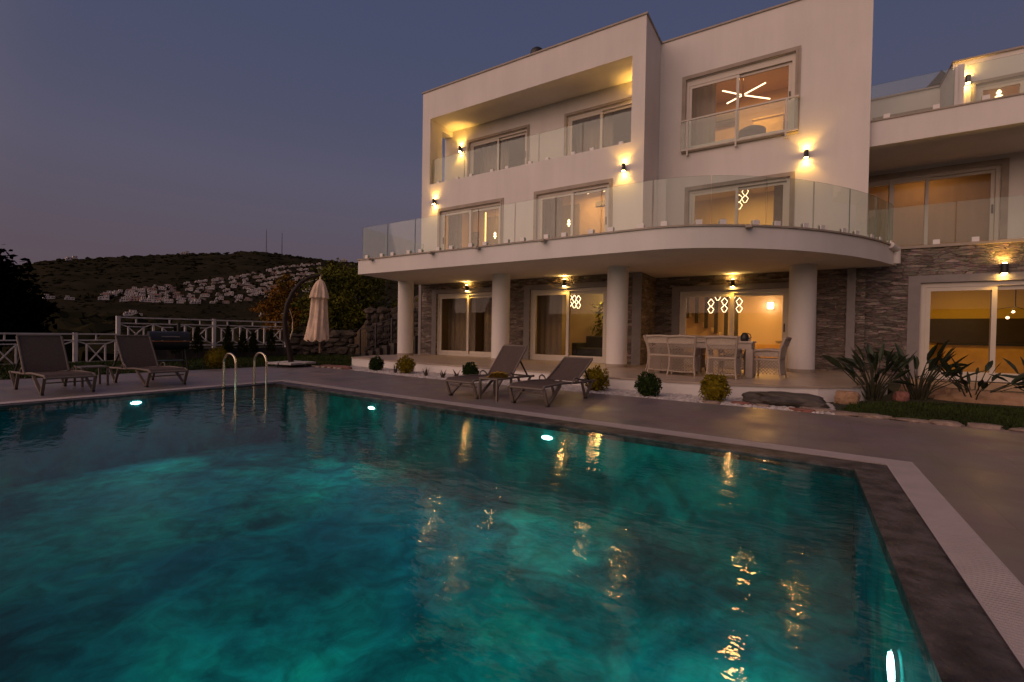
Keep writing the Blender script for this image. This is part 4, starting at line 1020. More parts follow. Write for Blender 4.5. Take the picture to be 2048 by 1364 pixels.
# ------------------------------------------------------------------ plants
def topiary(x, y, d, mt, label, seed, name='round_shrub', zc=None, rough=.17, leaf=.032, n=1500):
    d *= .86
    r = empty(name, (x,y,0), label, 'shrub', 'round shrubs by the terrace'); rq = random.Random(seed); R = d/2; c = Vector((x,y, R*.92 if zc is None else zc))
    core = MB(); core.mesh([c+v*R*.80 for v in ICO2[0]], ICO2[1], 0, True); 
    m = MB(); m.mesh([c+v*R*.78 for v in ICO2[0]], ICO2[1])
    for i in range(n):
        v = Vector((rq.gauss(0,1),rq.gauss(0,1),rq.gauss(0,1))).normalized()
        k = 1 + rough*noise.noise(v*2.6+Vector((seed,0,0)))*2
        p = c + v*R*k*rq.uniform(.80,1.03)
        if p.z < .0: continue
        d1 = (v + Vector((rq.gauss(0,.6),rq.gauss(0,.6),rq.gauss(0,.6)))).normalized()*leaf*rq.uniform(.7,1.4); e = d1.cross(Vector((rq.gauss(0,1),rq.gauss(0,1),rq.gauss(0,1)))).normalized()*leaf*.42
        m.face([p-d1*.5, p+e, p+d1, p-e])
    m.build('foliage', mt, r)
    m = MB(); m.cyl((x,y,-.05),(x,y,.2),.03,.02,8); m.build('stem', DWOOD, r)
YG = mat('golden_green_leaf', (.10,.080,.006), .8, .4, 14, col2=(.27,.20,.012), spec=.08); DG = mat('dark_box_leaf', (.014,.026,.006), .7, .4, 14, col2=(.035,.058,.012), spec=.1)
topiary(-15.3,7.15,.74,YG,'golden round shrub on the left lawn behind the pool ladder',1)
topiary(-11.15,9.8,.50,DG,'dark round shrub in front of the leftmost terrace end',2)
topiary(-9.75,9.68,.58,YG,'golden round shrub in the pebbles before the leftmost terrace door',3)
topiary(-7.45,9.75,.50,DG,'dark round shrub partly behind the left of the two pebble side loungers',4)
topiary(-3.75,9.42,.60,YG,'golden round shrub right of the loungers by the third column',5)
topiary(-2.58,9.25,.55,DG,'dark round shrub in the pebbles between two golden ones',6)
topiary(-1.36,9.36,.60,YG,'golden round shrub before the dining set left of the slate rock',7)
# withered little plants
DRY = mat('withered_plant', (.10,.07,.05), .9, .3, 10)
for i, (x, y, lab) in enumerate([(-10.1,9.6,'withered tuft left of the golden shrub in the pebbles'),(-8.75,9.45,'low withered tuft right of the golden shrub in the pebbles'),(-8.1,9.4,'taller withered tuft in the pebbles beside the lounger'),(-7.75,9.55,'withered tuft nearest the left pebble side lounger')]):
    m = MB(); rq = random.Random(i+40)
    for k in range(16):
        a = rq.uniform(0,6.28); h = rq.uniform(.12,.30); q = Vector((math.cos(a),math.sin(a),0)); w = q.cross(Vector((0,0,1)))*.022
        b0 = q*.02; b1 = q*.06+Vector((0,0,h*.6)); b2 = q*rq.uniform(.08,.16)+Vector((0,0,h))
        m.face([b0-w, b0+w, b1+w*.9, b1-w*.9]); m.face([b1-w*.9, b1+w*.9, b2])
    o = m.build('dry_plant', DRY); o.location = (x,y,-.02); tag(o, lab, 'plant', 'withered tufts in the pebbles')
# bird of paradise clumps
STL = mat('dark_strap_leaf', (.016,.026,.013), .5, .4, 6, col2=(.042,.055,.030), spec=.25); STM = mat('pale_leaf_stalk', (.040,.040,.018), .6, .3, 6)
def strelitzia(x, y, n, h, label, seed, spread=.5):
    r = empty('bird_of_paradise_plant', (x,y,-.02), label, 'plant'); rq = random.Random(seed); sm_ = MB(); lf = MB()
    for i in range(n):
        a = rq.uniform(0,6.28); t = rq.random()**.6; q = Vector((math.cos(a),math.sin(a),0)); hh = h*rq.uniform(.40,.80)*(1-.2*t)
        b = Vector((x,y,-.02))+q*rq.uniform(0,.14); top = b + q*(spread*t*rq.uniform(.5,1.1)) + Vector((0,0,hh)); mid = b.lerp(top,.5)+Vector((0,0,hh*.08))-q*.03
        sm_.tube([b,mid,top],[.014,.011,.008],5)
        arch = rq.random() < .28; d = ((top-mid).normalized()*1.1 + (q*rq.uniform(.5,1.0) + Vector((0,0,rq.uniform(-.7,-.1))) if arch else q*rq.uniform(-.1,.35) + Vector((0,0,rq.uniform(.1,.8))))).normalized(); L_ = h*rq.uniform(.34,.50); w = L_*rq.uniform(.085,.14)
        sd = d.cross(Vector((0,0,1)))
        if sd.length < .1: sd = Vector((1,0,0))
        sd = (Matrix.Rotation(rq.uniform(-.9,.9),3,d) @ sd.normalized())*w; up = sd.cross(d).normalized()
        dr = q*L_*.10 - Vector((0,0,L_*rq.uniform(.0,.22)))
        S = [(0,0),(.15,.55),(.4,1),(.7,.8),(.9,.35),(1,0)]; prev = None
        for u, k in S:
            c = top + d*L_*u + dr*u*u; fold = up*w*k*.35
            cur = (c-sd*k+fold, c, c+sd*k+fold)
            if prev is not None:
                lf.face([prev[0],prev[1],cur[1],cur[0]],0,True); lf.face([prev[1],prev[2],cur[2],cur[1]],0,True)
            prev = cur
    sm_.build('stalks', STM, r); lf.build('leaves', STL, r)
strelitzia(1.25,11.75,44,1.10,'tall dark bird of paradise clump against the grey downpipe',3,.5)
strelitzia(2.05,12.5,36,1.15,'tall dark bird of paradise clump left of the kitchen window',8,.5)
strelitzia(2.95,12.75,26,.92,'lower bird of paradise clump in front of the kitchen window',5,.6)
strelitzia(4.0,12.9,26,.92,'bird of paradise clump cut by the right edge of the view',13,.55)

# generic tree
def tree(x, y, z0, lobes, mt, trunk_h, tr, label, name='tree', n=4000, leaf=.16, seed=1, cat='tree', group=None):
    r = empty(name, (x,y,z0), label, cat, group); rq = random.Random(seed)
    t = MB(); t.tube([(x,y,z0-.3),(x+.05,y,z0+trunk_h*.5),(x-.05,y+.05,z0+trunk_h)],[tr,tr*.8,tr*.6],10)
    for lx,ly,lz,rx,rz in lobes:
        t.tube([(x,y,z0+trunk_h*.6),(x+lx*.5,y+ly*.5,z0+(trunk_h*.7+lz)*.5),(x+lx,y+ly,z0+lz)],[tr*.45,tr*.3,tr*.1],6)
    t.build('trunk', DWOOD, r)
    m = MB(); tot = sum(l[3]**2*l[4] for l in lobes)
    for lx,ly,lz,rx,rz in lobes:
        c = Vector((x+lx,y+ly,z0+lz)); k = int(n*rx*rx*rz/tot)
        nb = max(6, k//45); bl = []
        for i in range(nb):
            v = Vector((rq.gauss(0,1),rq.gauss(0,1),rq.gauss(0,1))).normalized()*rq.uniform(.55,1.0)
            bl.append(c+Vector((v.x*rx,v.y*rx,v.z*rz)))
        for i in range(k):
            b = bl[rq.randrange(nb)]; s = rx*.24
            p = b + Vector((rq.gauss(0,s),rq.gauss(0,s),rq.gauss(0,s*.8)))
            d = Vector((rq.gauss(0,1),rq.gauss(0,1),rq.gauss(.2,.8))).normalized()*leaf*rq.uniform(.6,1.4); e = d.cross(Vector((rq.gauss(0,1),rq.gauss(0,1),rq.gauss(0,1)))).normalized()*leaf*.45*rq.uniform(.7,1.2)
            m.face([p-d*.6, p+e, p+d, p-e])
    m.build('crown', mt, r)
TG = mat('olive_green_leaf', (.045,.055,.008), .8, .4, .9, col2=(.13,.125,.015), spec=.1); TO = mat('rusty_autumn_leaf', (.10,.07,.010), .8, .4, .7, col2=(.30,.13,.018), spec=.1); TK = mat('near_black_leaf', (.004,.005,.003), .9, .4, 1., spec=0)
tree(-23.0,17.2,.2,[(-.5,-.3,3.3,1.15,1.5),(.7,.5,3.0,1.2,1.6),(.1,.1,4.1,.95,1.1),(-.9,-.8,2.1,.95,1.0),(1.2,1.0,1.8,1.0,1.0),(0,0,1.7,1.3,1.1),(1.5,1.3,3.4,.8,1.1)],TG,2.6,.17,'broad olive green tree behind the closed parasol',n=9000,leaf=.13,seed=3)
tree(-42.5,25.9,-1.2,[(0,0,5.0,1.3,1.3),(-.9,-.8,4.3,1.2,1.1),(.9,.8,4.2,1.3,1.2),(.1,0,6.6,1.0,1.0),(.4,.3,7.2,.7,.6),(-.2,-.2,3.2,1.5,1.0),(-.6,-.5,5.9,.9,.9)],TO,3.5,.2,'rusty orange leaved tree left of the bent parasol pole',n=5200,leaf=.18,seed=5)
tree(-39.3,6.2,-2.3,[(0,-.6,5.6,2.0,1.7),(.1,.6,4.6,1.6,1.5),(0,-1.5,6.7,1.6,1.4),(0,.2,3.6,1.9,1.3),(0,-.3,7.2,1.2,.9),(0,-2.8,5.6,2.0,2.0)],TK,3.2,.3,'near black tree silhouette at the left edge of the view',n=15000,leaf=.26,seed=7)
tree(-33,26.0,-.5,[(0,0,3.4,1.9,1.3),(1.9,1.6,3.0,1.8,1.4),(3.4,2.6,3.3,1.7,1.3),(1.0,.8,4.2,1.3,.9)],mat('dusky_green_leaf',(.010,.013,.004),.9,.4,.8,col2=(.028,.028,.008)),2.2,.16,'dusky low tree behind the olive green one',n=4200,leaf=.2,seed=9)
tree(-15.8,22.0,.5,[(0,0,3.0,1.0,1.4),(-.9,.3,2.2,.9,1.0),(.6,.5,2.0,.9,1.1)],mat('deep_green_leaf',(.012,.020,.005),.9,.4,1.),2.,.12,'dark green bush seen between the first column and the stone wall',n=2600,leaf=.12,seed=12,cat='bush',name='bush')
# thuja row
TH = mat('thuja_leaf', (.014,.018,.004), .9, .4, 6, col2=(.034,.036,.008), spec=.1)
for i, (y, h) in enumerate([(8.0,.95),(8.75,1.0),(9.9,1.05),(10.5,.85),(10.95,.8),(11.75,.95)]):
    r = empty('thuja', (-20.3,y,.25), ['thuja behind the grill, leftmost of the row','slim thuja in front of the fence right of the grill','tallest thuja in front of the big fence post','short thuja right of the tallest one','smallest thuja in the middle of the right half','thuja nearest the bent parasol pole'][i], 'shrub', 'young thujas along the fence'); rq = random.Random(i+60)
    m = MB(); m.cyl((-20.3,y,.1),(-20.3,y,.25+h*.5),.03,.015,6); m.build('stem', DWOOD, r); m = MB()
    for k in range(420):
        t = rq.random(); z = .25+h*t; rad = (.24*(1-t)**.7+.02)*(.8 if t > .1 else .6)*math.sqrt(rq.random()); a = rq.uniform(0,6.28)
        p = Vector((-20.3+math.cos(a)*rad*1.1, y+math.sin(a)*rad*1.1, z)); d = Vector((math.cos(a)*.5,math.sin(a)*.5,1)).normalized()*.09; e = d.cross(Vector((rq.gauss(0,1),rq.gauss(0,1),.1))).normalized()*.028
        m.face([p-d*.5,p+e,p+d,p-e])
    m.build('foliage', TH, r)
# ------------------------------------------------------------------ sun loungers (local: foot end at -y, backrest at +y)
def lounger(label, ang, name='sun_lounger', zt=.34):
    r = empty(name, (0,0,0), label, 'sun lounger', 'brown mesh sun loungers round the pool')
    w = .33
    hy = .22; bl = .80; top = (hy+bl*math.cos(ang), zt+bl*math.sin(ang))
    fr = MB()
    for s in (-1,1):
        x = s*w
        fr.tube([(x,-1.0,zt-.05),(x,-.93,zt),(x,-.3,zt+.01),(x,hy,zt-.02),(x,.98,zt-.03)], .022, 8)
        fr.tube([(x-s*.02,hy,zt),(x-s*.02,top[0]-.02,top[1]-.02)], .020, 8)
    for y in (-.99,.98): fr.tube([(-w,y,zt-.04),(w,y,zt-.04)], .02, 8)
    fr.tube([(-w+.02,top[0],top[1]),(w-.02,top[0],top[1])], .02, 8)
    fr.tube([(-w,-.86,zt-.13),(w,-.86,zt-.13)], .013, 6)
    fr.build('frame', ALU, r, False)
    sl = MB(); A = []
    for y, z in [(-.99,zt-.02),(-.9,zt+.02),(-.5,zt+.012),(-.1,zt-.005),(hy-.05,zt-.005)]: A.append((y,z))
    n = len(A)
    for k in range(n-1):
        sl.face([(-w+.015,A[k][0],A[k][1]),(w-.015,A[k][0],A[k][1]),(w-.015,A[k+1][0],A[k+1][1]),(-w+.015,A[k+1][0],A[k+1][1])],0,True)
        sl.face([(-w+.015,A[k][0],A[k][1]-.012),(-w+.015,A[k+1][0],A[k+1][1]-.012),(w-.015,A[k+1][0],A[k+1][1]-.012),(w-.015,A[k][0],A[k][1]-.012)],0,True)
    sl.build('seat', SLING, r, False)
    bk = MB(); N_ = 6; B = []
    for k in range(N_+1):
        t = k/N_; o = -.03*math.sin(t*math.pi)
        B.append((hy+(top[0]-hy)*t - o*math.sin(ang)*-1, zt+.0+(top[1]-zt)*t + o*math.cos(ang)))
    for k in range(N_):
        bk.face([(-w+.03,*B[k]),(w-.03,*B[k]),(w-.03,*B[k+1]),(-w+.03,*B[k+1])],0,True)
        bk.face([(-w+.03,B[k][0]+.012,B[k][1]),(-w+.03,B[k+1][0]+.012,B[k+1][1]),(w-.03,B[k+1][0]+.012,B[k+1][1]),(w-.03,B[k][0]+.012,B[k][1])],0,True)
    bk.build('backrest', SLING, r, False)
    for s in (-1,1):
        x = s*(w+.012)
        for f, u1, u2 in ((-.84,-.98,-.42),(.56,.40,.86)):
            l = MB(); l.bar((x,u1,zt-.03),(x,f-.015,.03),.028,.045,0,(1,0,0)); l.bar((x,u2,zt-.02),(x,f+.015,.03),.028,.045,0,(1,0,0))
            lg = l.build('leg', ALU, r, False)
            l = MB(); l.box(x-.02,x+.02,f-.045,f+.045,0,.035); l.build('foot_cap', BLK, lg, False)
    for s in (-1,1):
        p = MB(); p.bar((s*(w-.05),hy+.45*math.cos(ang)*bl/.8,zt+.45*math.sin(ang)*bl/.8),(s*(w-.03),.80,zt-.03),.02,.03,0,(1,0,0))
        p.build('back_prop', BLK, r, False)
    for s in (-1,1):
        a = MB(); a.tube([(s*(w+.02),.0,zt-.01),(s*(w+.035),.04,zt+.07),(s*(w+.035),.12,zt+.09),(s*(w+.03),.20,zt+.05),(s*(w+.02),.23,zt)], .014, 6)
        a.build('arm_loop', ALU, r, False)
    return r
A1 = R_(58)
l1 = lounger('sun lounger furthest left of the pair by the lawn fence', A1); l1.location = (-11.95,2.68,0); l1.rotation_euler.z = R_(92)
l2 = copy_tree(l1); l2['label'] = 'sun lounger left of the pool ladder, in front of the grill'; l2.location = (-12.05,4.2,0); l2.rotation_euler.z = R_(93)
l3 = lounger('sun lounger with steep backrest, behind the yellow towel table', R_(49)); l3.location = (-5.25,7.62,0); l3.rotation_euler.z = R_(-5)
l4 = lounger('sun lounger with lower backrest, right of the yellow towel table', R_(30)); l4.location = (-3.82,7.58,0); l4.rotation_euler.z = R_(-3)
# side tables
def side_table(label, x, y, rz, h=.40, w=.44):
    r = empty('side_table', (x,y,0), label, 'side table', 'small side tables between loungers', rz)
    t = MB(); t.box(-w/2,w/2,-w/2,w/2,h-.03,h); t.build('tabletop', ALU, r, False, .006)
    for i in (-1,1):
        for j in (-1,1):
            l = MB(); l.box(i*(w/2-.02)-.018,i*(w/2-.02)+.018,j*(w/2-.02)-.018,j*(w/2-.02)+.018,0,h-.031); l.build('leg', ALU, r, False)
    return r
side_table('brown side table between the two left loungers', -12.3,3.35,R_(2))
side_table('brown side table holding the yellow towel', -4.72,6.95,R_(-6))
TOW = mat('yellow_towel', (.34,.20,.008), .95, .2, 9, .4, 90)
m = MB(); n = 14
for lay in range(4):
    z0 = .41+lay*.022; vs = []; fs = []
    for i in range(n+1):
        for j in range(9):
            u = i/n-.5; v = j/8-.5
            vs.append((u*(.40-lay*.03)+.01*lay, v*.26, z0+.05*math.cos(u*2.6)*(1-abs(v)*.6)+.008*math.sin(u*19+lay)))
    for i in range(n):
        for j in range(8): fs.append((i*9+j,(i+1)*9+j,(i+1)*9+j+1,i*9+j+1))
    m.mesh(vs, fs, 0, True); m.mesh([(a,b,c-.018) for a,b,c in vs], [f[::-1] for f in fs], 0, True)
o = m.build('folded_towel', TOW); o.location = (-4.72,7.0,-.02); o.rotation_euler.z = R_(25); tag(o,'yellow folded towel lying on the side table between two loungers','towel')

# ------------------------------------------------------------------ dining set on the terrace
r = empty('dining_table', (-2.08,12.5,ZT), 'cream dining table on the terrace among the wicker chairs', 'table')
t = MB(); t.box(-1.13,1.13,-.5,.5,.80,.85); t.build('tabletop', TBL, r, False, .008)
t = MB(); t.box(-1.10,1.10,-.47,-.43,.66,.799); t.box(-1.10,1.10,.43,.47,.66,.799); t.box(-1.10,-1.06,-.43,.43,.66,.799); t.box(1.06,1.10,-.43,.43,.66,.799); t.build('apron', TBL, r, False)
for i in (-1,1):
    for j in (-1,1):
        l = MB(); l.box(i*1.06-.075,i*1.06+.075,j*.43-.075,j*.43+.075,0,.659); l.build('leg', TBL, r, False, .006)
def chair():
    r = empty('wicker_armchair', (0,0,0), '', 'chair', 'cream wicker armchairs at the terrace table')
    w = .31
    def lat(P, u, v, nu, rad=.0105):   # diagonal weave on panel P + u,v edges
        m = MB(); P = Vector(P); u = Vector(u); v = Vector(v); nrm = u.cross(v).normalized()*.006; k = v.length/u.length
        st = 1/nu
        i = -int(nu*k)-1
        while i*st < 1+k:
            for s in (1,-1):
                a = i*st if s == 1 else i*st
                pts = []
                x0, x1 = (a, a+k) if s == 1 else (a+k, a) 
                # line from (x0,0) to (x1,1) clipped to 0..1
                d = x1-x0; ts = [0,1]
                if abs(d) > 1e-6:
                    t0, t1 = (0-x0)/d, (1-x0)/d
                    lo, hi = max(0,min(t0,t1)), min(1,max(t0,t1))
                    if hi-lo > .03:
                        A = P+u*(x0+d*lo)+v*lo+nrm*s; B = P+u*(x0+d*hi)+v*hi+nrm*s
                        m.bar(A,B,rad*1.7,rad)
            i += 1
        return m
    lean = .13
    f = MB()
    for s in (-1,1):
        f.tube([(s*w*1.02,-.30,0),(s*w*.92,-.25,.22),(s*w*.90,-.24,.44),(s*w*.98,-.27,.68),(s*w*1.06,-.36,.93)], [.020,.022,.026,.026,.028], 8)
    f.tube([(-w*1.08,-.36,.93),(0,-.355,.945),(w*1.08,-.36,.93)], .03, 8)
    f.tube([(-w*.9,-.245,.46),(w*.9,-.245,.46)], .032, 8); f.tube([(-w*.95,-.275,.10),(0,-.27,.085),(w*.95,-.275,.10)], .018, 8)
    f.tube([(-w*.95,-.27,.66),(w*.95,-.27,.66)], .012, 6)
    f.build('frame', WICK, r, False)
    b = lat((-w*.92,-.255,.49),(w*1.84,0,0),(0,-.085,.40),8); b.box(-w*.95,w*.95,-.345,-.325,.76,.91)
    b.build('backrest', WICK, r, False)
    lat((-w*.92,-.275,.11),(w*1.84,0,0),(0,.03,.33),8).build('rear_skirt', WICK, r, False)
    for s in (-1,1):
        lat((s*w*.96,-.24,.10),(0,.52,0),(0,0,.33),7).build('side_skirt', WICK, r, False)
        a = MB(); a.tube([(s*w*.96,-.25,.64),(s*w*1.05,.0,.66),(s*w*1.05,.24,.64),(s*w*1.0,.30,.55),(s*w*.97,.29,.30),(s*w*.98,.30,0)], [.028,.03,.03,.026,.022,.018], 8)
        lat((s*w*.98,-.22,.46),(0,.46,0),(0,0,.17),7)
        a.box(s*w*.97-.008,s*w*.97+.008,-.22,.27,.50,.63)
        a.build('armrest', WICK, r, False)
    sm = MB(); sm.box(-w*.95,w*.95,-.23,.30,.40,.455); sm.build('seat', WICK, r, False, .012)
    return r
ch = chair()
SEATS = [(-2.42,11.72,0,'wicker armchair with its back to the pool, near the middle of the table'),(-1.50,11.52,-3,'wicker armchair with its back to the pool, nearest the round column'),
         (-.62,12.35,82,'wicker armchair seen from the side at the right end of the table'),(-3.30,12.85,-84,'wicker armchair at the left end of the table behind the table leg'),(-2.55,13.35,180,'wicker armchair on the house side of the table, left one'),(-1.5,13.35,178,'wicker armchair on the house side of the table, right one'),(-2.95,11.98,-8,'wicker armchair pushed under the left end of the table')]
for i, (x,y,a,lab) in enumerate(SEATS):
    c = ch if i == 0 else copy_tree(ch)
    c.location = (x,y,ZT+.001); c.rotation_euler.z = R_(a); c['label'] = lab
m = MB(); m.lathe([(0,0),(.08,.0),(.10,.02),(.20,.09),(.22,.11),(.19,.10),(.0,.03)],(0,0,0),20); o = m.build('fruit_bowl', mat('olive_bowl',(.12,.10,.05),.5)); o.location = (-1.75,12.6,ZT+.851); tag(o,'shallow olive bowl on the terrace dining table','bowl')
m = MB(); m.lathe([(0,0),(.075,0),(.09,.06),(.085,.12),(.05,.19),(.03,.20),(.0,.20)],(0,0,0),16); m.tube([(.08,0,.05),(.14,0,.09),(.12,0,.16),(.05,0,.19)],.012,6); o = m.build('teapot', BLK); o.location = (-1.15,12.25,ZT+.851); tag(o,'small black pot at the right end of the dining table','pot')

# ------------------------------------------------------------------ charcoal grill
r = empty('charcoal_grill', (-15.55,5.95,-.02), 'black barrel grill on thin legs behind a lounger', 'grill', rz=R_(78))
GB = mat('black_enamel', (.008,.008,.009), .5, .2, 6)
m = MB(); nn = 16
def half(mb, r0, z, s, x0, x1, m_=0):
    P = [(r0*math.cos(math.pi*k/nn), s*r0*.85*math.sin(math.pi*k/nn)+z) for k in range(nn+1)]
    for k in range(nn): mb.face([(x0,*P[k]),(x0,*P[k+1]),(x1,*P[k+1]),(x1,*P[k])],m_,True)
    mb.face([(x0,*p) for p in P][::-1],m_); mb.face([(x1,*p) for p in P],m_)
half(m,.30,.84,-1,-.46,.46); m.build('fire_bowl', GB, r, False)
m = MB(); half(m,.31,.87,1,-.47,.47); lid = m.build('lid', GB, r, False)
m = MB(); m.cyl((-.2,-.36,.98),(.2,-.36,.98),.015,n=8); m.cyl((-.2,-.36,.98),(-.2,-.28,.98),.01,n=6); m.cyl((.2,-.36,.98),(.2,-.28,.98),.01,n=6); m.build('lid_handle', mat('worn_handle',(.16,.15,.15),.4), lid, False)
m = MB(); m.box(-.50,.50,-.34,-.30,.835,.865); m.build('front_shelf', mat('orange_brown_edge',(.20,.07,.02),.5), r, False)
m = MB(); m.cyl((.25,.05,1.1),(.25,.05,1.36),.045,n=12); m.cyl((.25,.05,1.36),(.25,.05,1.39),.06,n=12); m.build('chimney', GB, r, False)
for i in (-1,1):
    for j in (-1,1):
        m = MB(); m.tube([(i*.36,j*.12,.70),(i*.42,j*.26,.0)],.017,6); m.build('leg', GB, r, False)
m = MB(); m.box(-.38,.38,-.2,.2,.27,.29); m.build('shelf', GB, r, False)

# ------------------------------------------------------------------ cantilever parasol, closed
r = empty('parasol', (-14.28,8.96,0), 'closed beige cantilever parasol on a bent dark pole', 'parasol')
u = Vector((.52,.77,0)).normalized()      # arm direction in plan
def U(s, z): return (u.x*s, u.y*s, z)
m = MB(); m.tube([U(0,.05),U(-.06,.5),U(-.17,1.05),U(-.21,1.55),U(-.14,2.05),U(.02,2.45),U(.25,2.78),U(.52,2.98),U(.86,3.08)],[.085,.085,.08,.078,.075,.07,.06,.05,.04],10); m.build('pole', DWOOD, r, False)
m = MB(); m.tube([U(-.06,.9),U(.02,1.2),U(.02,1.55),U(-.08,1.9)],.018,6); m.build('strut', STEEL, r, False)
m = MB()
for a in (0,90): 
    c = Matrix.Rotation(R_(a+12),3,'Z'); m.bar(c@Vector((-.62,0,.06)), c@Vector((.62,0,.06)), .06,.05)
m.build('cross_base', BLK, r, False)
for k in range(4):
    a = R_(45+90*k+12); c = Vector((math.cos(a)*.40, math.sin(a)*.40, .0)); m = MB(); rot = Matrix.Rotation(R_(12),3,'Z')
    P = [rot@Vector((dx,dy,0)) for dx,dy in ((-.25,-.25),(.25,-.25),(.25,.25),(-.25,.25))]
    m.prism([(c.x+p.x,c.y+p.y) for p in P], .09, .155); m.build('base_slab', CONC, r, False, .012)
m = MB(); m.cyl(U(.86,3.10),U(.86,2.93),.03,n=10); m.build('hook', STEEL, r, False)
# folded cloth
m = MB(); nk = 64; rq = random.Random(4)
prof = [(2.93,.05,0),(2.86,.12,0),(2.72,.19,0),(2.50,.245,0),(2.33,.275,0),(2.30,.285,0),(2.295,.225,1),(2.05,.235,1),(1.75,.255,1),(1.45,.285,1),(1.2,.305,1),(1.0,.33,1),(.90,.34,1),(.86,.33,1)]
vs = []
for z, rad, k in prof:
    for i in range(nk):
        a = 2*math.pi*i/nk; f = .22*(1-max(0,(2.93-z))*.0)*min(1,(3.0-z)*2.2)
        rr_ = rad*(1+f*(.62*math.sin(a*8+z*.8)+.38*math.sin(a*13-z*1.9)))
        c = Vector(U(.86-.05*(2.9-z)*.9,0))
        vs.append((c.x+rr_*math.cos(a), c.y+rr_*math.sin(a), z+(.04*math.sin(a*8+1) if z < .95 else 0)))
fs = [(i*nk+k,i*nk+(k+1)%nk,(i+1)*nk+(k+1)%nk,(i+1)*nk+k) for i in range(len(prof)-1) for k in range(nk)]
m.mesh(vs, [f[::-1] for f in fs], 0, True); m.face(vs[:nk]); m.build('canopy', CANV, r, False)
m = MB(); m.tube([U(.86,2.9),U(.86,.45)],.03,8); m.tube([U(.86,.62),U(.93,.55),U(.90,.48)],.012,6); m.build('mast', mat('pale_mast_wood',(.24,.15,.09),.6,.2,8), r, False)

# ------------------------------------------------------------------ pool ladder
r = empty('pool_ladder', (-10.02,5.25,0), 'two steel handrail loops of the pool ladder at the far left corner', 'pool ladder')
for y in (4.96,5.60):
    m = MB(); P = [(-10.33,y,-.01)] + [(-10.33,y,.2),(-10.33,y,.48)]
    for k in range(13):
        a = math.pi - math.pi*k/12; P.append((-10.09+.24*math.cos(a), y, .50+.19*math.sin(a)))
    P += [(-9.85,y,.2),(-9.85,y,-.2),(-9.87,y,-.95)]
    m.tube(P, .022, 10); h = m.build('handrail', STEEL, r)
    m = MB(); m.cyl((-10.33,y,-.01),(-10.33,y,.012),.05,n=16); m.build('flange', STEEL, h)
for z in (-.30,-.58,-.86):
    m = MB(); m.box(-9.92,-9.80,4.98,5.58,z-.015,z+.015); m.build('tread', STEEL, r)

# ------------------------------------------------------------------ white fence with crossed panels
def fence(X, y0, y1, zt, zb, mod, label, first_post=True):
    r = empty('fence', (X,y0,zb), label, 'fence', 'white fences along the lawn')
    n = max(1, round((y1-y0)/mod)); st = (y1-y0)/n; z2 = zt-.22
    m = MB(); m.box(X-.035,X+.035,y0,y1,zt-.05,zt); m.box(X-.03,X+.03,y0,y1,z2-.04,z2); m.box(X-.03,X+.03,y0,y1,zb,zb+.05); m.build('rail', FENCE, r)
    for i in range(n+1):
        y = y0+i*st; m = MB(); big = (i % 3 == 0)
        a = .055 if big else .03
        m.box(X-a,X+a,y-a,y+a,zb-(.15 if big else 0),(zt+.02 if big else z2-.041)); m.build('post', FENCE, r)
    for i in range(n):
        c = y0+i*st; m = MB(); s = .30; e = .16; za, zc = z2-e, zb+.05+e
        ya, yb = c+s, c+st-s
        for y in (ya,yb): m.box(X-.022,X+.022,y-.022,y+.022,zc,za)
        m.box(X-.02,X+.02,ya,yb,za-.0,za+.035); m.box(X-.02,X+.02,ya,yb,zc-.035,zc)
        m.bar((X-.005,ya,za),(X-.005,yb,zc),.03,.035); m.bar((X+.008,ya,zc),(X+.008,yb,za),.03,.035)
        m.bar((X,c,z2-.03),(X,ya,za),.03,.035); m.bar((X,c+st,z2-.03),(X,yb,za),.03,.035); m.bar((X,c,zb+.05),(X,ya,zc),.03,.035); m.bar((X,c+st,zb+.05),(X,yb,zc),.03,.035)
        m.box(X-.02,X+.02,(ya+yb)/2-.02,(ya+yb)/2+.02,z2-.001,zt-.051)
        m.build('lattice_panel', FENCE, r)
fence(-21,2.0,6.40,.98,-.30,1.10,'lower white fence section behind the left loungers')
fence(-21,6.46,12.9,1.60,.50,1.07,'higher white fence section behind the grill and thujas')
# raised bed wall under the high fence
DRK = mat('dark_rubble', (.06,.05,.042), .9, .4, 3, .8, 8)
m = MB(); m.box(-21.3,-20.75,6.5,13.2,-.3,.40); tag(recentre(m.build('low_wall', DRK), (-21,9.8,-.3)), 'low dark rubble wall under the higher white fence', 'wall')

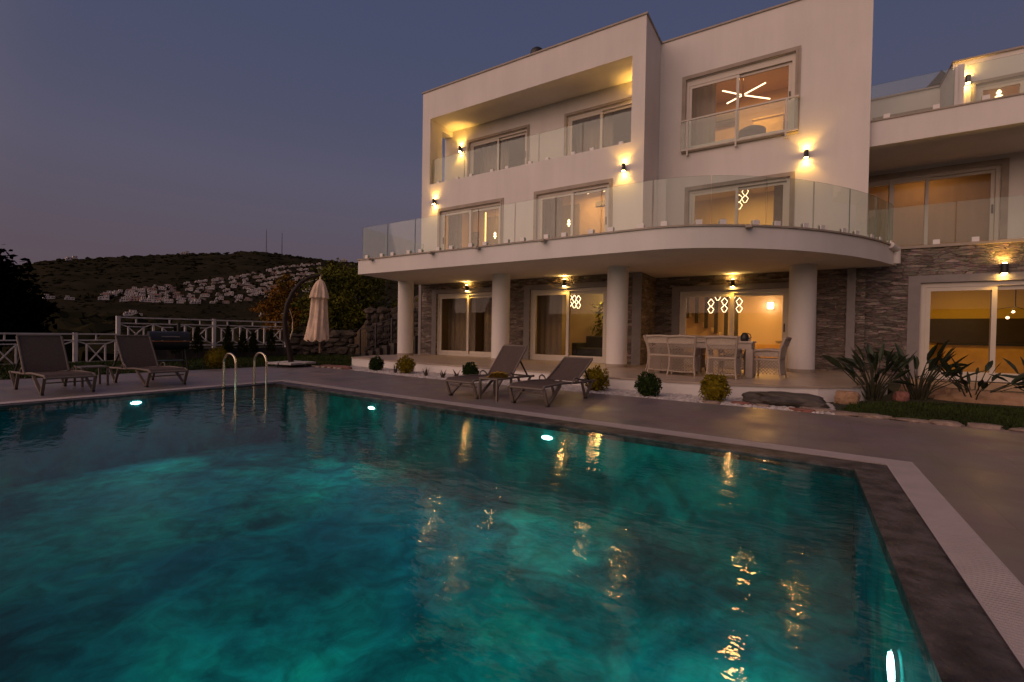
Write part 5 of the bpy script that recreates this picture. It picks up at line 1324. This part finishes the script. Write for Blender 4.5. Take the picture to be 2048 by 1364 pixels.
# ------------------------------------------------------------------ rubble retaining wall, slope and stair railing
RUB = mat('rubble_stone', (.045,.037,.030), .95, .45, 1.6, .6, 9, col2=(.11,.088,.070), spec=.1)
def rubble(path, label, seed):
    # wall face built from individual bulging stones in one mesh
    r = MB(); rq = random.Random(seed)
    for (x0,y0,h0),(x1,y1,h1) in zip(path, path[1:]):
        L_ = math.hypot(x1-x0,y1-y0); nx, ny = (y1-y0)/L_, -(x1-x0)/L_
        r.mesh([(x0,y0,-.3),(x1,y1,-.3),(x1,y1,h1),(x0,y0,h0),(x0-nx*.6,y0-ny*.6,-.3),(x1-nx*.6,y1-ny*.6,-.3),(x1-nx*.6,y1-ny*.6,h1),(x0-nx*.6,y0-ny*.6,h0)],[(0,1,2,3),(3,2,6,7),(5,4,7,6),(1,5,6,2),(4,0,3,7)],1)
        z = .0
        while z < max(h0,h1):
            rh = rq.uniform(.18,.42); t = rq.uniform(-.2,0)
            while t < L_:
                w = rq.uniform(.22,.72); u = (t+w/2)/L_; hh = h0+(h1-h0)*max(0,min(1,u))
                if z+rh*.3 < hh and 0 < u < 1:
                    c = Vector((x0+(x1-x0)*u, y0+(y1-y0)*u, min(z+rh/2+rq.uniform(-.06,.06),hh-.05))); ax = Vector((x1-x0,y1-y0,0)).normalized(); nn_ = Vector((nx,ny,0)); sd = rq.random()*50
                    out = []
                    for v in ICO2[0]:
                        k = 1.05+.55*noise.noise(v*1.5+Vector((sd,0,0)))
                        out.append(c+ax*(v.x*w*.52*k)+nn_*(v.y*.16*k)+Vector((0,0,v.z*rh*.53*k)))
                    r.mesh(out, ICO2[1], 0, False)
                t += w
            z += rh
    o = r.build('rubble_wall', [RUB, DRK]); recentre(o, (path[0][0],path[0][1],0)); return tag(o, label, 'wall')
rubble([(-20.9,13.0,.95),(-19.9,14.3,1.25),(-19.0,15.2,1.25)], 'low rubble stone wall behind the closed parasol', 3)
rubble([(-19.6,16.6,2.35),(-18.4,17.6,2.5),(-16.2,19.2,2.6),(-14.4,20.3,2.6)], 'high rubble stone retaining wall behind the stair railing', 9)
sl = MB(); BR = mat('dry_brown_slope', (.055,.036,.018), .95, .35, .8, .6, 6, col2=(.11,.072,.036))
P0 = [(-21.6,16.6,.3),(-19.7,16.9,2.0),(-18.4,18.0,2.45),(-16.2,19.6,2.5),(-13.9,20.8,2.5)]; P1 = [(-25,24,3.0),(-23.5,25,4.0),(-22,26.5,5.2),(-18,28,5.4),(-13.9,28,5.4)]
for i in range(4):
    for k in range(8):
        def q(a,b,t): return tuple(a[j]+(b[j]-a[j])*t + ((.25*noise.noise(Vector((a[0]*.4,t*5,b[1]*.3)))) if j == 2 else 0) for j in range(3))
        sl.face([q(P0[i],P1[i],k/8),q(P0[i+1],P1[i+1],k/8),q(P0[i+1],P1[i+1],(k+1)/8),q(P0[i],P1[i],(k+1)/8)],0,True)
for i in range(4):
    sl.face([(*P0[i][:2],-.5),(*P0[i+1][:2],-.5),P0[i+1],P0[i]])
sl.face([(*P1[0][:2],-.5),(*P0[0][:2],-.5),P0[0],P1[0]])
tag(sl.build('terrain_bank', BR), kind='structure')
for i,(x,y,z,s) in enumerate([(-21.0,20.2,2.9,.6),(-19.4,20.6,3.2,.5),(-18.1,19.8,2.8,.45),(-16.5,21.4,3.1,.6),(-20.2,22.6,4.0,.7),(-18.0,23.5,4.2,.7)]):
    m = MB(); rq = random.Random(80+i)
    for k in range(500):
        v = Vector((rq.gauss(0,1),rq.gauss(0,1),abs(rq.gauss(0,1)))).normalized()*s*rq.uniform(.5,1); d = Vector((rq.gauss(0,1),rq.gauss(0,1),rq.gauss(0,1))).normalized()*.09; e = d.cross(v).normalized()*.035
        m.face([v-d,v+e,v+d,v-e])
    o = m.build('bush', TG); o.location = (x,y,z-.2); tag(o, 'low green bush on the brown slope above the rubble wall', 'bush', 'bushes on the slope')
r = empty('stair_railing', (-18.6,15.3,0), 'dark iron railing climbing beside the rubble wall', 'railing')
IR = mat('dark_iron', (.030,.026,.030), .5, .3, 8)
a0 = Vector((-18.55,15.25,1.28)); a1 = Vector((-16.0,17.05,2.45)); m = MB(); m.bar(a0,a1,.05,.05); m.bar(a0-Vector((0,0,.22)),a1-Vector((0,0,.22)),.03,.03); m.bar(a0-Vector((0,0,1.0)),a1-Vector((0,0,.95)),.03,.03); m.build('handrail', IR, r)
for k in range(0,5):
    p = a0.lerp(a1,k/4); m = MB(); m.box(p.x-.035,p.x+.035,p.y-.035,p.y+.035,p.z-1.25,p.z+.03); m.build('post', IR, r)
m = MB()
for k in range(30):
    p = a0.lerp(a1,(k+.5)/30); m.cyl((p.x,p.y,p.z-.98),(p.x,p.y,p.z-.22),.012,n=5)
m.build('balusters', IR, r)
m = MB()
for k in range(9):
    p = a0.lerp(a1,k/9); m.box(p.x,p.x+.35,p.y+.05,p.y+1.3,-.3,max(.05,p.z-1.15))
tag(recentre(m.build('garden_steps', DRK), (-17.2,16.8,0)), 'dark garden steps behind the iron railing', 'steps')
